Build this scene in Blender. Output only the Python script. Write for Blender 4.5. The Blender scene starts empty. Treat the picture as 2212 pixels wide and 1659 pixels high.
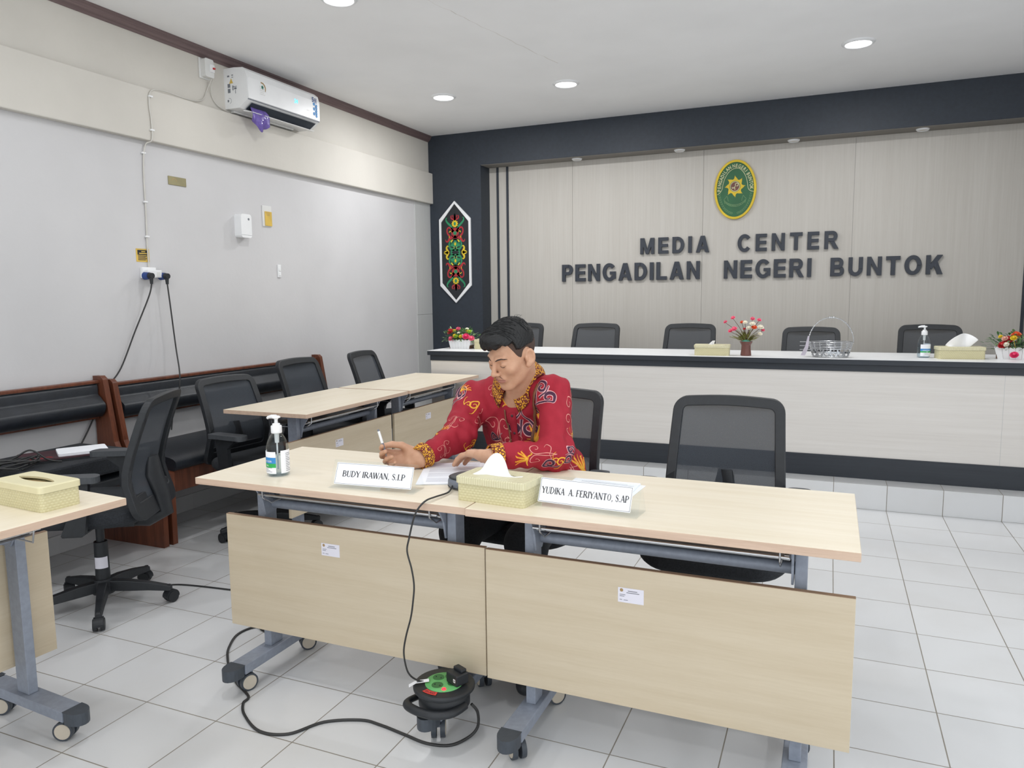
import bpy, bmesh, math, random
import numpy as np
from mathutils import Vector, Matrix, Euler
C = bpy.context.scene.collection
PI = math.pi
R = math.radians
random.seed(7)

# ---------------------------------------------------------------- camera
W, H = 2212, 1659
FPX = 1610.28
YAW, PITCH, ROLL = R(23.141), R(6.660), R(-0.624)
CAM = Vector((2.647, -1.671, 1.3246))
cy, sy = math.cos(YAW), math.sin(YAW)
cf = Vector((-sy*math.cos(PITCH), cy*math.cos(PITCH), -math.sin(PITCH)))
cr = Vector((cy, sy, 0)); cu = cr.cross(cf)
r2 = math.cos(ROLL)*cr + math.sin(ROLL)*cu
u2 = -math.sin(ROLL)*cr + math.cos(ROLL)*cu
cam = bpy.data.cameras.new('camera'); camo = bpy.data.objects.new('camera', cam); C.objects.link(camo)
cam.sensor_width = 36; cam.lens = FPX/W*36; cam.clip_start = .05; cam.clip_end = 60
M3 = Matrix((r2, u2, -cf)).transposed()
camo.matrix_world = Matrix.Translation(CAM) @ M3.to_4x4()
bpy.context.scene.camera = camo

# ---------------------------------------------------------------- exposure, world
sc = bpy.context.scene
sc.view_settings.view_transform = 'Standard'
sc.view_settings.look = 'None'
sc.view_settings.gamma = 1
sc.view_settings.use_curve_mapping = False
sc.view_settings.exposure = 0.0
wd = bpy.data.worlds.new('world'); sc.world = wd; wd.use_nodes = True
wd.node_tree.nodes['Background'].inputs[0].default_value = (.93, .97, 1, 1)
wd.node_tree.nodes['Background'].inputs[1].default_value = 1.6
sc.cycles.max_bounces = 10; sc.cycles.diffuse_bounces = 5; sc.cycles.glossy_bounces = 4
sc.cycles.transmission_bounces = 8; sc.cycles.transparent_max_bounces = 24
sc.cycles.caustics_reflective = False; sc.cycles.caustics_refractive = False
CEIL = 2.905
def lamp(x, y, z, power, size, col=(.985, .99, 1)):
    l = bpy.data.lights.new('downlight_lamp', 'AREA'); l.shape = 'DISK'; l.size = size; l.energy = power; l.color = col
    o = bpy.data.objects.new('downlight_lamp', l); C.objects.link(o); o.location = (x, y, z)
    return o
# recessed ceiling downlights: (x, y, watts); the last rows lie behind the camera
DOWN = [(-.234, 3.755, 15), (.765, 3.82, 15), (2.746, 3.752, 15),
        (.19, 1.80, 9.5), (2.75, 1.80, 8.5), (1.5, -.35, 9), (3.9, .7, 6.5), (-.2, -.35, 8), (3.2, -2.4, 8), (.9, -2.4, 8)]

# ---------------------------------------------------------------- materials
def lin(c):
    c = c/255
    return c/12.92 if c <= .04045 else ((c+.055)/1.055)**2.4
def rgb(c): return (lin(c[0]), lin(c[1]), lin(c[2]), 1)
class NT:
    def __init__(s, name):
        s.m = bpy.data.materials.new(name); s.m.use_nodes = True
        s.t = s.m.node_tree; s.b = s.t.nodes['Principled BSDF']; s.x = 0
    def n(s, kind, **kw):
        q = s.t.nodes.new('ShaderNode'+kind); s.x += 150; q.location = (-s.x, -200)
        for k, v in kw.items(): setattr(q, k, v)
        return q
    def l(s, a, b): s.t.links.new(a, b)
    def math(s, op, a, b=None, c=None):
        q = s.n('Math', operation=op)
        for i, v in enumerate((a, b, c)):
            if v is None: continue
            if isinstance(v, (int, float)): q.inputs[i].default_value = v
            else: s.l(v, q.inputs[i])
        return q.outputs[0]
    def mix(s, f, a, b):
        q = s.n('Mix', data_type='RGBA')
        for v, i in ((f, 0), (a, 6), (b, 7)):
            if isinstance(v, (int, float)): q.inputs[i].default_value = v
            elif isinstance(v, tuple): q.inputs[i].default_value = v
            else: s.l(v, q.inputs[i])
        return q.outputs[2]
    def coord(s, kind='Object'): return s.n('TexCoord').outputs[kind]
    def pos(s): return s.n('NewGeometry').outputs['Position']
    def mapv(s, v, scale=(1, 1, 1), loc=(0, 0, 0)):
        q = s.n('Mapping'); q.inputs['Scale'].default_value = scale; q.inputs['Location'].default_value = loc
        s.l(v, q.inputs[0]); return q.outputs[0]
    def noise(s, v, scale=5, detail=3, rough=.5):
        q = s.n('TexNoise'); q.inputs['Scale'].default_value = scale; q.inputs['Detail'].default_value = detail
        q.inputs['Roughness'].default_value = rough
        s.l(v, q.inputs['Vector']); return q.outputs[0]
    def ramp(s, f, lo, hi):
        q = s.n('MapRange'); q.inputs[1].default_value = lo; q.inputs[2].default_value = hi
        s.l(f, q.inputs[0]); return q.outputs[0]
    def bump(s, h, dist=.001, strength=1):
        q = s.n('Bump'); q.inputs['Distance'].default_value = dist; q.inputs['Strength'].default_value = strength
        s.l(h, q.inputs['Height']); s.l(q.outputs[0], s.b.inputs['Normal'])
    def base(s, c, rough=.5, metal=0, spec=.5):
        if isinstance(c, tuple): s.b.inputs['Base Color'].default_value = c
        else: s.l(c, s.b.inputs['Base Color'])
        s.b.inputs['Roughness'].default_value = rough; s.b.inputs['Metallic'].default_value = metal
        s.b.inputs['Specular IOR Level'].default_value = spec
        return s.m
def dk(c, f): return tuple(max(0, min(255, v*f)) for v in c)
def mat(name, c, rough=.5, metal=0, spec=.5, var=.06, scale=(8, 8, 8), detail=3, bump=0, bscale=None, coord='Object'):
    "a plain procedural material: base colour broken up by stretched noise, optional bump"
    k = NT(name); v = k.coord(coord)
    f = k.noise(k.mapv(v, scale), 1, detail)
    k.base(k.mix(k.ramp(f, .3, .7), rgb(dk(c, 1-var)), rgb(dk(c, 1+var))), rough, metal, spec)
    if bump:
        k.bump(k.noise(k.mapv(v, bscale or tuple(q*12 for q in scale)), 1, 2), bump)
    return k.m
def glass(name, c=(255, 255, 255), rough=.02, ior=1.3, gain=1.0):
    k = NT(name); f = k.noise(k.mapv(k.coord(), (30, 30, 30)), 1)
    tr = k.n('BsdfTransparent'); gl = k.n('BsdfGlossy'); gl.inputs['Roughness'].default_value = rough; fr = k.n('LayerWeight'); fr.inputs[0].default_value = .5
    k.l(k.mix(f, rgb(dk(c, .996)), rgb(c)), tr.inputs[0]); mx = k.n('MixShader'); k.l(k.math('ADD', (ior-1)*.1, k.math('MULTIPLY', k.math('POWER', fr.outputs[1], 3.5), .55*gain)), mx.inputs[0])
    k.l(tr.outputs[0], mx.inputs[1]); k.l(gl.outputs[0], mx.inputs[2]); k.l(mx.outputs[0], k.t.nodes['Material Output'].inputs[0])
    return k.m
def emit(name, c, strength):
    k = NT(name); k.base(rgb(c), .4); k.b.inputs['Emission Color'].default_value = rgb(c); k.b.inputs['Emission Strength'].default_value = strength
    return k.m
def m_tile(name, vertical=False):
    k = NT(name); sp = k.n('SeparateXYZ'); k.l(k.pos(), sp.inputs[0])
    T = .3
    def line(o, off=0):
        a = k.math('ADD', k.math('MULTIPLY', o, 1/T), 100.5+off)
        a = k.math('ABSOLUTE', k.math('SUBTRACT', k.math('FRACT', a), .5))
        return k.math('LESS_THAN', a, .0062)
    g = line(sp.outputs[0])
    if not vertical: g = k.math('MAXIMUM', g, line(sp.outputs[1]))
    # each tile its own faint tint
    fl = k.n('VectorMath', operation='FLOOR'); k.l(k.mapv(k.pos(), (1/T, 1/T, .01)), fl.inputs[0])
    wn = k.n('TexWhiteNoise'); k.l(fl.outputs[0], wn.inputs[0])
    t = k.mix(wn.outputs[0], rgb((211, 212, 213)), rgb((218, 219, 220)))
    cl = k.noise(k.mapv(k.pos(), (3, 3, 3)), 1, 4)
    t = k.mix(k.math('MULTIPLY', k.ramp(cl, .5, .8), .25), t, rgb((196, 193, 188)))
    gr = k.mix(k.noise(k.mapv(k.pos(), (9, 9, 9)), 1), rgb((120, 114, 104)), rgb((158, 152, 142)))
    k.base(k.mix(g, t, gr), .2, 0, .45)
    r = k.math('ADD', k.math('MULTIPLY', g, .5), k.math('ADD', .16, k.math('MULTIPLY', cl, .12)))
    k.l(r, k.b.inputs['Roughness'])
    k.bump(k.math('SUBTRACT', 1.0, g), .0015)
    return k.m
def m_wood(name, c, dark, sx=1.2, sy=22, rough=.4, amt=1.0, axis=0):
    k = NT(name); v = k.coord()
    sc_ = [sy, sy, sy]; sc_[axis] = sx
    n1 = k.noise(k.mapv(v, tuple(sc_)), 1, 5, .6)
    n2 = k.noise(k.mapv(v, tuple(q*6 for q in sc_)), 1, 3, .6)
    f = k.ramp(k.math('ADD', k.math('MULTIPLY', n1, .65), k.math('MULTIPLY', n2, .35)), .35, .68)
    k.base(k.mix(k.math('MULTIPLY', f, amt), rgb(c), rgb(dark)), rough)
    return k.m
def m_backpanel(name, c, dark, seams=True, axis=2, rough=.5):
    k = NT(name)
    s3 = [60, 60, 60]; s3[axis] = 1.5
    n1 = k.noise(k.mapv(k.pos(), tuple(s3)), 1, 4, .7)
    s4 = [7, 7, 7]; s4[axis] = .4
    n2 = k.noise(k.mapv(k.pos(), tuple(s4)), 1, 3, .5)
    f = k.ramp(k.math('ADD', k.math('MULTIPLY', n1, .7), k.math('MULTIPLY', n2, .3)), .3, .72)
    k.base(k.mix(f, rgb(c), rgb(dark)), rough, 0, .4)
    return k.m
MT = {}
MT['tile'] = m_tile('white_floor_tile'); MT['riser'] = m_tile('white_riser_tile', True)
MT['ceil'] = mat('ceiling_paint', (247, 247, 247), .85, var=.012, scale=(2, 2, 2))
MT['wall'] = mat('wall_paint', (205, 204, 205), .75, var=.02, scale=(1.5, 1.5, 1.5), detail=6, bump=.0006, bscale=(40, 40, 40))
MT['wallup'] = mat('upper_wall_paint', (210, 206, 198), .8, var=.025, scale=(1.5, 1.5, 1.5), detail=6, bump=.0006, bscale=(40, 40, 40))
MT['strip'] = m_backpanel('pillar_board', (200, 201, 200), (190, 191, 190))
MT['back'] = m_backpanel('cream_board', (200, 196, 189), (188, 183, 175))
MT['front'] = m_backpanel('counter_board', (226, 222, 217), (214, 209, 203), axis=0)
MT['navy'] = mat('dark_navy_paint', (45, 52, 62), .55, var=.05, scale=(40, 40, 40))
MT['navy2'] = m_backpanel('dark_band_laminate', (52, 57, 64), (42, 46, 53), axis=0, rough=.4)
MT['crown'] = m_wood('brown_crown_wood', (124, 105, 104), (96, 79, 80), 1, 60, .5, axis=1)
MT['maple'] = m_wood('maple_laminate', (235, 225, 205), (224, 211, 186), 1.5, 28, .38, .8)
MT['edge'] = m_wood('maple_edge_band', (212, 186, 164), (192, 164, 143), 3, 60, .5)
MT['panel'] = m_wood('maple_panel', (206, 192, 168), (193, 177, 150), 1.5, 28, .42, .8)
MT['grey'] = mat('grey_powder_coat', (138, 145, 158), .45, .1, var=.04, scale=(60, 60, 60))
MT['darkcap'] = mat('charcoal_plastic', (62, 68, 76), .5, var=.05, scale=(60, 60, 60))
MT['black'] = mat('black_plastic', (34, 37, 41), .5, var=.08, scale=(50, 50, 50))
MT['blackfab'] = mat('black_fabric', (37, 40, 45), .9, var=.18, scale=(160, 160, 160), bump=.0008, bscale=(500, 500, 500))
MT['leather'] = mat('black_leather', (34, 38, 44), .42, var=.1, scale=(18, 18, 18), bump=.0006, bscale=(120, 120, 120))
MT['bench'] = m_wood('red_brown_bench_wood', (122, 70, 48), (78, 42, 30), 2, 30, .35, axis=2)
MT['chrome'] = mat('chrome', (205, 207, 210), .12, 1, var=.03)
MT['steel'] = mat('brushed_steel', (176, 179, 183), .28, 1, var=.06, scale=(4, 120, 120))
MT['white'] = mat('white_plastic', (238, 239, 240), .35, var=.012)
MT['offwhite'] = mat('off_white_plastic', (222, 222, 220), .4, var=.015)
MT['paper'] = mat('white_paper', (243, 245, 250), .8, var=.01)
MT['tissue'] = mat('tissue_paper', (244, 244, 245), .9, var=.01)
MT['ink'] = mat('grey_ink', (132, 133, 142), .8, var=.05)
MT['dink'] = mat('dark_ink', (48, 52, 66), .8, var=.05)
MT['cord'] = mat('black_cord', (44, 44, 44), .5, var=.08)
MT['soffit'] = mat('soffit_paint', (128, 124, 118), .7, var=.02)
MT['wcord'] = mat('white_cord', (206, 203, 196), .5, var=.03)
MT['creampl'] = mat('cream_plastic', (218, 210, 172), .45, var=.02)
MT['glassb'] = glass('clear_plastic', (243, 247, 249), .03, 1.35)
MT['acryl'] = glass('clear_acrylic', (254, 255, 255), .02, 1.2, .6)
MT['gel'] = glass('clear_gel', (240, 246, 249), .05, 1.15)
MT['beige'] = mat('beige_hub', (196, 186, 170), .5, var=.02)
MT['lampon'] = emit('lit_diffuser', (255, 255, 255), 6)
MT['lampoff'] = mat('unlit_diffuser', (214, 206, 194), .5, var=.01)
def plain(name, c, rough=.5, **k): return mat(name, c, rough, **k)
for nm, c in dict(red=(176, 44, 54), green=(44, 140, 96), yellow=(226, 196, 46), gold=(224, 170, 48), emgreen=(44, 98, 62), emyellow=(216, 186, 44),
                  cream=(206, 204, 160), pink=(224, 62, 110), hotpink=(232, 104, 132), lime=(158, 196, 60), leaf=(72, 116, 62), leaf2=(128, 160, 110),
                  olive=(128, 128, 62), crimson=(190, 38, 44), orange=(226, 96, 52), brownv=(112, 70, 62), purple=(124, 98, 188), blue=(52, 138, 204),
                  navyblue=(36, 66, 130), sgreen=(44, 168, 84), reelgreen=(102, 178, 106), socket=(54, 110, 60), label=(214, 60, 52), olplate=(146, 138, 102),
                  ystick=(214, 180, 84), brownstrap=(122, 78, 54), grey2=(120, 124, 132), midgrey=(96, 100, 106), blush=(226, 170, 150), ivory=(238, 232, 214),
                  maroon=(70, 44, 50), lav=(196, 188, 200), stem=(98, 70, 52), teal=(92, 170, 150), duct=(40, 48, 58), gun=(112, 118, 130), tan=(168, 140, 96)).items():
    MT[nm] = plain('paint_'+nm, c, .5)

# ---------------------------------------------------------------- mesh builder
class B:
    def __init__(s): s.v = []; s.f = []; s.mi = []; s.sm = []; s.cur = 0; s.smooth = False; s.X = None
    def add(s, vs, fs, smooth=None):
        n = len(s.v)
        if s.X is not None: vs = [s.X @ Vector(p) for p in vs]
        s.v.extend([tuple(p) for p in vs])
        for f in fs: s.f.append([i+n for i in f]); s.mi.append(s.cur); s.sm.append(s.smooth if smooth is None else smooth)
        return s
    def m(s, i): s.cur = i; return s
    def box(s, c, d, rot=None):
        x, y, z = (q/2 for q in d)
        vs = [Vector(p) for p in ((-x,-y,-z),(x,-y,-z),(x,y,-z),(-x,y,-z),(-x,-y,z),(x,-y,z),(x,y,z),(-x,y,z))]
        if rot is not None: vs = [rot @ p for p in vs]
        vs = [p+Vector(c) for p in vs]
        return s.add(vs, [(3,2,1,0),(4,5,6,7),(0,1,5,4),(1,2,6,5),(2,3,7,6),(3,0,4,7)], False)
    def bx(s, x0, x1, y0, y1, z0, z1): return s.box(((x0+x1)/2,(y0+y1)/2,(z0+z1)/2), (x1-x0,y1-y0,z1-z0))
    def ring(s, c, ax, r, n, ph=0):
        ax = Vector(ax).normalized(); t = Vector((0,0,1)) if abs(ax.z) < .9 else Vector((1,0,0))
        a = ax.cross(t).normalized(); b = ax.cross(a)
        return [Vector(c)+a*(r*math.cos(2*PI*i/n+ph))+b*(r*math.sin(2*PI*i/n+ph)) for i in range(n)]
    def cyl(s, p0, p1, r0, r1=None, n=16, caps=True):
        r1 = r0 if r1 is None else r1; p0 = Vector(p0); p1 = Vector(p1); ax = p1-p0
        vs = s.ring(p0, ax, r0, n)+s.ring(p1, ax, r1, n)
        s.add(vs, [(i, n+i, n+(i+1)%n, (i+1)%n) for i in range(n)], True)
        if caps: s.add(vs, [tuple(range(n)), tuple(range(2*n-1, n-1, -1))], False)
        return s
    def tube(s, pts, r, n=8, caps=True, closed=False, flat=None):
        "sweep a circle (or ellipse when flat) along pts; r may be a list"
        P = [Vector(p) for p in pts]; m = len(P)
        rs = r if isinstance(r, (list, tuple)) else [r]*m
        T = []
        for i in range(m):
            a = P[(i+1) % m] if (closed or i < m-1) else P[i]; b = P[i-1] if (closed or i > 0) else P[i]
            d = a-b
            T.append(d.normalized() if d.length > 1e-9 else Vector((0,0,1)))
        nrm = T[0].orthogonal().normalized(); vs = []
        for i in range(m):
            nrm = (nrm-T[i]*nrm.dot(T[i]))
            nrm = nrm.normalized() if nrm.length > 1e-6 else T[i].orthogonal().normalized()
            bn = T[i].cross(nrm)
            for k in range(n):
                a = 2*PI*k/n
                vs.append(P[i]+nrm*(rs[i]*math.cos(a))+bn*(rs[i]*math.sin(a)*(flat or 1)))
        fs = []
        for i in range(m if closed else m-1):
            j = (i+1) % m
            for k in range(n): fs.append((i*n+k, i*n+(k+1)%n, j*n+(k+1)%n, j*n+k))
        s.add(vs, fs, True)
        if caps and not closed: s.add(vs, [tuple(range(n-1,-1,-1)), tuple(range((m-1)*n, m*n))], False)
        return s
    def lathe(s, prof, n=24, c=(0,0,0), smooth=True, sx=1, sy=1, caps=True):
        vs = []; c = Vector(c)
        for r, z in prof:
            for k in range(n):
                a = 2*PI*k/n; vs.append(c+Vector((r*sx*math.cos(a), r*sy*math.sin(a), z)))
        fs = []
        for i in range(len(prof)-1):
            for k in range(n): fs.append((i*n+k, i*n+(k+1)%n, (i+1)*n+(k+1)%n, (i+1)*n+k))
        s.add(vs, fs, smooth)
        if not caps: return s
        if prof[0][0] > 1e-6: s.add(vs, [tuple(range(n-1,-1,-1))], False)
        if prof[-1][0] > 1e-6: s.add(vs, [tuple(range((len(prof)-1)*n, len(prof)*n))], False)
        return s
    def prism(s, poly, z0, z1, f=None, caps=True):
        "extrude 2D polygon from z0 to z1; f maps (x,y,z) to world"
        n = len(poly); f = f or (lambda x, y, z: (x, y, z))
        vs = [f(x, y, z0) for x, y in poly]+[f(x, y, z1) for x, y in poly]
        s.add(vs, [(i, (i+1)%n, n+(i+1)%n, n+i) for i in range(n)])
        if caps: s.add(vs, [tuple(range(n-1,-1,-1)), tuple(range(n, 2*n))], False)
        return s
    def frame(s, outer, inner, z0, z1, f=None):
        n = len(outer); f = f or (lambda x, y, z: (x, y, z)); vs = []
        for z in (z0, z1):
            vs += [f(x, y, z) for x, y in outer]+[f(x, y, z) for x, y in inner]
        fs = []
        for i in range(n):
            j = (i+1) % n
            fs += [(i, j, 2*n+j, 2*n+i), (n+j, n+i, 3*n+i, 3*n+j), (2*n+i, 2*n+j, 3*n+j, 3*n+i), (j, i, n+i, n+j)]
        return s.add(vs, fs)
    def strip(s, L, Rr):
        "quad strip between two rails"
        n = len(L); vs = list(L)+list(Rr)
        return s.add(vs, [(i, i+1, n+i+1, n+i) for i in range(n-1)])
    def ball(s, c, r, nu=12, nv=8, sc_=(1,1,1)):
        prof = [(r*math.sin(PI*i/nv), -r*math.cos(PI*i/nv)) for i in range(nv+1)]
        vs = []; c = Vector(c)
        for q, z in prof:
            for k in range(nu):
                a = 2*PI*k/nu; vs.append(c+Vector((q*sc_[0]*math.cos(a), q*sc_[1]*math.sin(a), z*sc_[2])))
        return s.add(vs, [(i*nu+k, i*nu+(k+1)%nu, (i+1)*nu+(k+1)%nu, (i+1)*nu+k) for i in range(nv) for k in range(nu)], True)
    def build(s, name, mats, parent=None, bevel=0, seg=2, sub=0, loc=None, rz=0, solid=0):
        me = bpy.data.meshes.new(name); me.from_pydata(s.v, [], s.f); me.validate()
        if not isinstance(mats, (list, tuple)): mats = [mats]
        for q in mats: me.materials.append(MT[q] if isinstance(q, str) else q)
        if len(me.polygons) == len(s.f):
            me.polygons.foreach_set('material_index', s.mi); me.polygons.foreach_set('use_smooth', s.sm)
        me.update()
        o = bpy.data.objects.new(name, me); C.objects.link(o)
        if parent: o.parent = parent
        if loc: o.location = loc
        o.rotation_euler.z = rz
        if solid:
            q = o.modifiers.new('thick', 'SOLIDIFY'); q.thickness = solid; q.offset = 0
        if bevel:
            q = o.modifiers.new('bevel', 'BEVEL'); q.width = bevel; q.segments = seg; q.limit_method = 'ANGLE'; q.angle_limit = R(40)
        if sub:
            q = o.modifiers.new('sub', 'SUBSURF'); q.levels = sub; q.render_levels = sub
        return o
def rrect(w, h, r, n=6, cx=0, cy=0):
    out = []
    for k, (sx, sy) in enumerate(((1,1),(-1,1),(-1,-1),(1,-1))):
        for i in range(n+1):
            a = PI/2*k+PI/2*i/n
            out.append((cx+sx*(w/2-r)+r*math.cos(a), cy+sy*(h/2-r)+r*math.sin(a)))
    return out
def tag(o, label, cat, group=None, kind=None):
    if label: o['label'] = label
    if cat: o['category'] = cat
    if group: o['group'] = group
    if kind: o['kind'] = kind
    return o
def thing(name, label, cat, loc=(0,0,0), rz=0, group=None):
    o = bpy.data.objects.new(name, None); C.objects.link(o); o.location = loc; o.rotation_euler = (0,0,rz)
    o.empty_display_size = .05
    return tag(o, label, cat, group)
def struct(name, b, mats, label=None, cat=None, **k):
    o = b.build(name, mats, **k); o['kind'] = 'structure'
    return o
def dup(root, loc, rz, label, group=None):
    r = root.copy(); C.objects.link(r); r.location = loc; r.rotation_euler = (0,0,rz); r['label'] = label
    if group: r['group'] = group
    for ch in list(root.children):
        c = ch.copy(); C.objects.link(c); c.parent = r
        for g in list(ch.children):
            d = g.copy(); C.objects.link(d); d.parent = c
    return r
_tc = {}
def text_geo(txt, size=1, offset=0.0, extrude=0, space=1.0):
    "verts, faces of a text centred on the origin in the XY plane"
    key = (txt, size, offset, extrude, space)
    if key in _tc: return _tc[key]
    cu_ = bpy.data.curves.new('t', 'FONT'); cu_.body = txt; cu_.size = size; cu_.offset = offset; cu_.extrude = extrude
    cu_.space_character = space; cu_.resolution_u = 4
    o = bpy.data.objects.new('t', cu_); C.objects.link(o)
    bpy.context.view_layer.update()
    me = bpy.data.meshes.new_from_object(o.evaluated_get(bpy.context.evaluated_depsgraph_get()))
    vs = [tuple(v.co) for v in me.vertices]; fs = [tuple(p.vertices) for p in me.polygons]
    bpy.data.objects.remove(o); bpy.data.curves.remove(cu_); bpy.data.meshes.remove(me)
    if vs:
        x0 = min(v[0] for v in vs); x1 = max(v[0] for v in vs); y0 = min(v[1] for v in vs); y1 = max(v[1] for v in vs)
        vs = [(v[0]-(x0+x1)/2, v[1]-(y0+y1)/2, v[2]) for v in vs]
    else: x0 = x1 = y0 = y1 = 0
    _tc[key] = (vs, fs, x1-x0, y1-y0)
    return _tc[key]
def put_text(b, txt, f, size, offset=0.0, w=None, h=None, extrude=0):
    vs, fs, tw, th = text_geo(txt, size, offset, extrude)
    kx = w/tw if w else (h/th if h else 1); ky = h/th if h else kx
    b.add([f(x*kx, y*ky, z) for x, y, z in vs], fs, False)
# ================================================================ the room
XL = -1.074; XR = 4.78; YB = 5.19; YF = 4.99; PZ = .155
b = B(); b.bx(XL-.1, XR+.1, -3.6, 3.3, -.06, 0); b.bx(XL-.1, XR+.1, 3.3, 5.4, -.06, 0)
struct('floor', b, 'tile')
b = B(); b.bx(XL, XR, 3.3, 5.4, .0005, PZ); b.mi = [1, 0, 1, 1, 1, 1]
b.mi = [0, 0, 1, 1, 1, 1]
struct('floor_platform', b, ['tile', 'riser'])
b = B(); b.bx(XL-.1, XR+.1, -3.6, 5.4, CEIL, CEIL+.06)
cl = struct('ceiling', b, 'ceil')
# the hairline crack that runs across the ceiling boards
b = B(); rc = random.Random(3); pts = []
for i in range(30): pts.append((.52+.008*rc.uniform(-1, 1)+.012*i, 1.6+.06*i, CEIL-.0004))
for i in range(29):
    p, q = Vector(pts[i]), Vector(pts[i+1]); w = Vector((.0011*rc.random()+.0003, 0, 0)); b.add([p-w, p+w, q+w, q-w], [(0, 1, 2, 3)])
b.build('ceiling_crack', 'beige', cl)
b = B(); b.bx(XL-.1, XL, -3.6, 5.4, 0, 2.26)
wl = struct('wall_left', b, 'wall')
b = B(); b.bx(XL-.1, XL, -3.6, 5.4, 2.26, CEIL); b.build('upper_wall', 'wallup', wl)
b = B(); b.bx(XL, XL+.045, -3.6, YF, 2.25, 2.545)
b.build('ledge_beam', 'wallup', wl, bevel=.006)
b = B(); b.bx(XL, XL+.008, 4.69, YF, PZ, 1.16); b.bx(XL, XL+.008, 4.69, YF, 1.162, 2.25)
b.build('pillar_cladding', 'strip', wl, bevel=.002)
b = B(); b.bx(XL, XL+.009, -3.6, 3.3, 0, .1)
o = struct('baseboard_left', b, 'riser', bevel=.002)
b = B()
cp = [(0, -.056), (.006, -.056), (.012, -.046), (.02, -.042), (.03, -.03), (.034, -.018), (.042, -.012), (.042, 0), (0, 0)]
b.prism(cp, -3.6, YF, lambda x, y, z: (XL+x, z, CEIL+y))
struct('trim_1', b, 'crown')
# back wall: cream boards with open joints inside a dark frame
b = B(); b.bx(XL-.1, XR+.1, YB+.012, YB+.15, 0, CEIL)
wb = struct('wall_back', b, 'strip')
xs = [-.505, .358, 1.571, 2.785, 3.999, 4.2]
for i in range(5):
    b = B(); b.bx(xs[i]+.001, xs[i+1]-.001, YB, YB+.012, PZ, 2.6); b.build('cream_board', 'back', wb)
b = B(); b.bx(XL, -.505, YF, YB+.012, PZ, CEIL-.001)
struct('trim_2', b, 'navy')
b = B(); b.bx(-.505, 4.2, YF, YB+.012, 2.59, CEIL-.001)
tb = struct('trim_3', b, 'navy')
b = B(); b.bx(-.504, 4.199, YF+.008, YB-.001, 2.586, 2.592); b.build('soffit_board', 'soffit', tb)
b = B(); b.bx(4.2, XR, YF, YB+.012, PZ, CEIL-.001)
struct('trim_4', b, 'navy')
for i, x in enumerate((-.413, -.309, 4.005, 4.11)):
    b = B(); b.bx(x-.0105, x+.0105, YB-.012, YB, PZ, 2.588); struct('trim_%d' % (5+i), b, 'navy', bevel=.001)
b = B(); b.bx(XR, XR+.1, 1.6, 5.4, 0, CEIL)
struct('wall_right', b, 'wall')

# ---------------------------------------------------------------- downlights
def downlight(x, y, z, r, label, on=True, grp=None):
    t = thing('ceiling_downlight', label, 'ceiling light', (x, y, z), 0, grp)
    b = B(); b.lathe([(r*.8, -.004), (r*.8, -.012), (r*.84, -.014), (r, -.006), (r*1.02, 0)], 36, caps=False)
    b.build('trim_ring', 'white', t)
    b = B(); b.lathe([(.0001, -.0065), (r*.5, -.0068), (r*.8, -.0065)], 36); b.build('diffuser', 'lampon' if on else 'lampoff', t)
    return t
dl = ['lit round downlight nearest the dark left pillar of the stage wall', 'lit round downlight in the middle of the three over the counter',
      'lit round downlight at the right, largest in view', 'lit round downlight cut by the top edge of the photo']
for i, (x, y, p) in enumerate(DOWN):
    downlight(x, y, CEIL, .098, dl[i] if i < 4 else 'lit round ceiling downlight out of the frame', True, 'lit ceiling downlights' if i < 4 else 'downlights behind the camera')
    l = lamp(x, y, CEIL-.017, p, .16)
for i, (x, w) in enumerate(((.437, 'left end of the row under the dark beam'), (1.378, 'second from left in the row under the dark beam'),
                            (2.313, 'under the dark beam, just right of the emblem'), (3.252, 'right end of the row under the dark beam'))):
    downlight(x, 5.085, 2.586, .047, 'small unlit downlight, '+w, False, 'unlit downlights under the beam')

# ---------------------------------------------------------------- raised letters
# heavy block capitals drawn as polygons on a unit cap height: name -> (width, outlines, holes as separate solid pieces)
def arcp(cx, cy_, rx, ry, a0, a1, n=14): return [(cx+rx*math.cos(R(a0+(a1-a0)*i/n)), cy_+ry*math.sin(R(a0+(a1-a0)*i/n))) for i in range(n+1)]
def band(cx, cy_, rx, ry, w, a0, a1, n=16):
    "quads of an arc shaped stroke"
    o = arcp(cx, cy_, rx, ry, a0, a1, n); i_ = arcp(cx, cy_, rx-w, ry-w*.86, a0, a1, n)
    return [[o[k_], o[k_+1], i_[k_+1], i_[k_]] for k_ in range(n)]
S_ = .235
bar = lambda x0, x1, y0, y1: [[(x0, y0), (x1, y0), (x1, y1), (x0, y1)]]
def bowl(x, y0, y1, w): r_ = (y1-y0)/2; return bar(x, w-r_, y1-.19, y1)+bar(x, w-r_, y0, y0+.19)+band(w-r_, (y0+y1)/2, r_, r_, .225, -90, 90)
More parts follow.
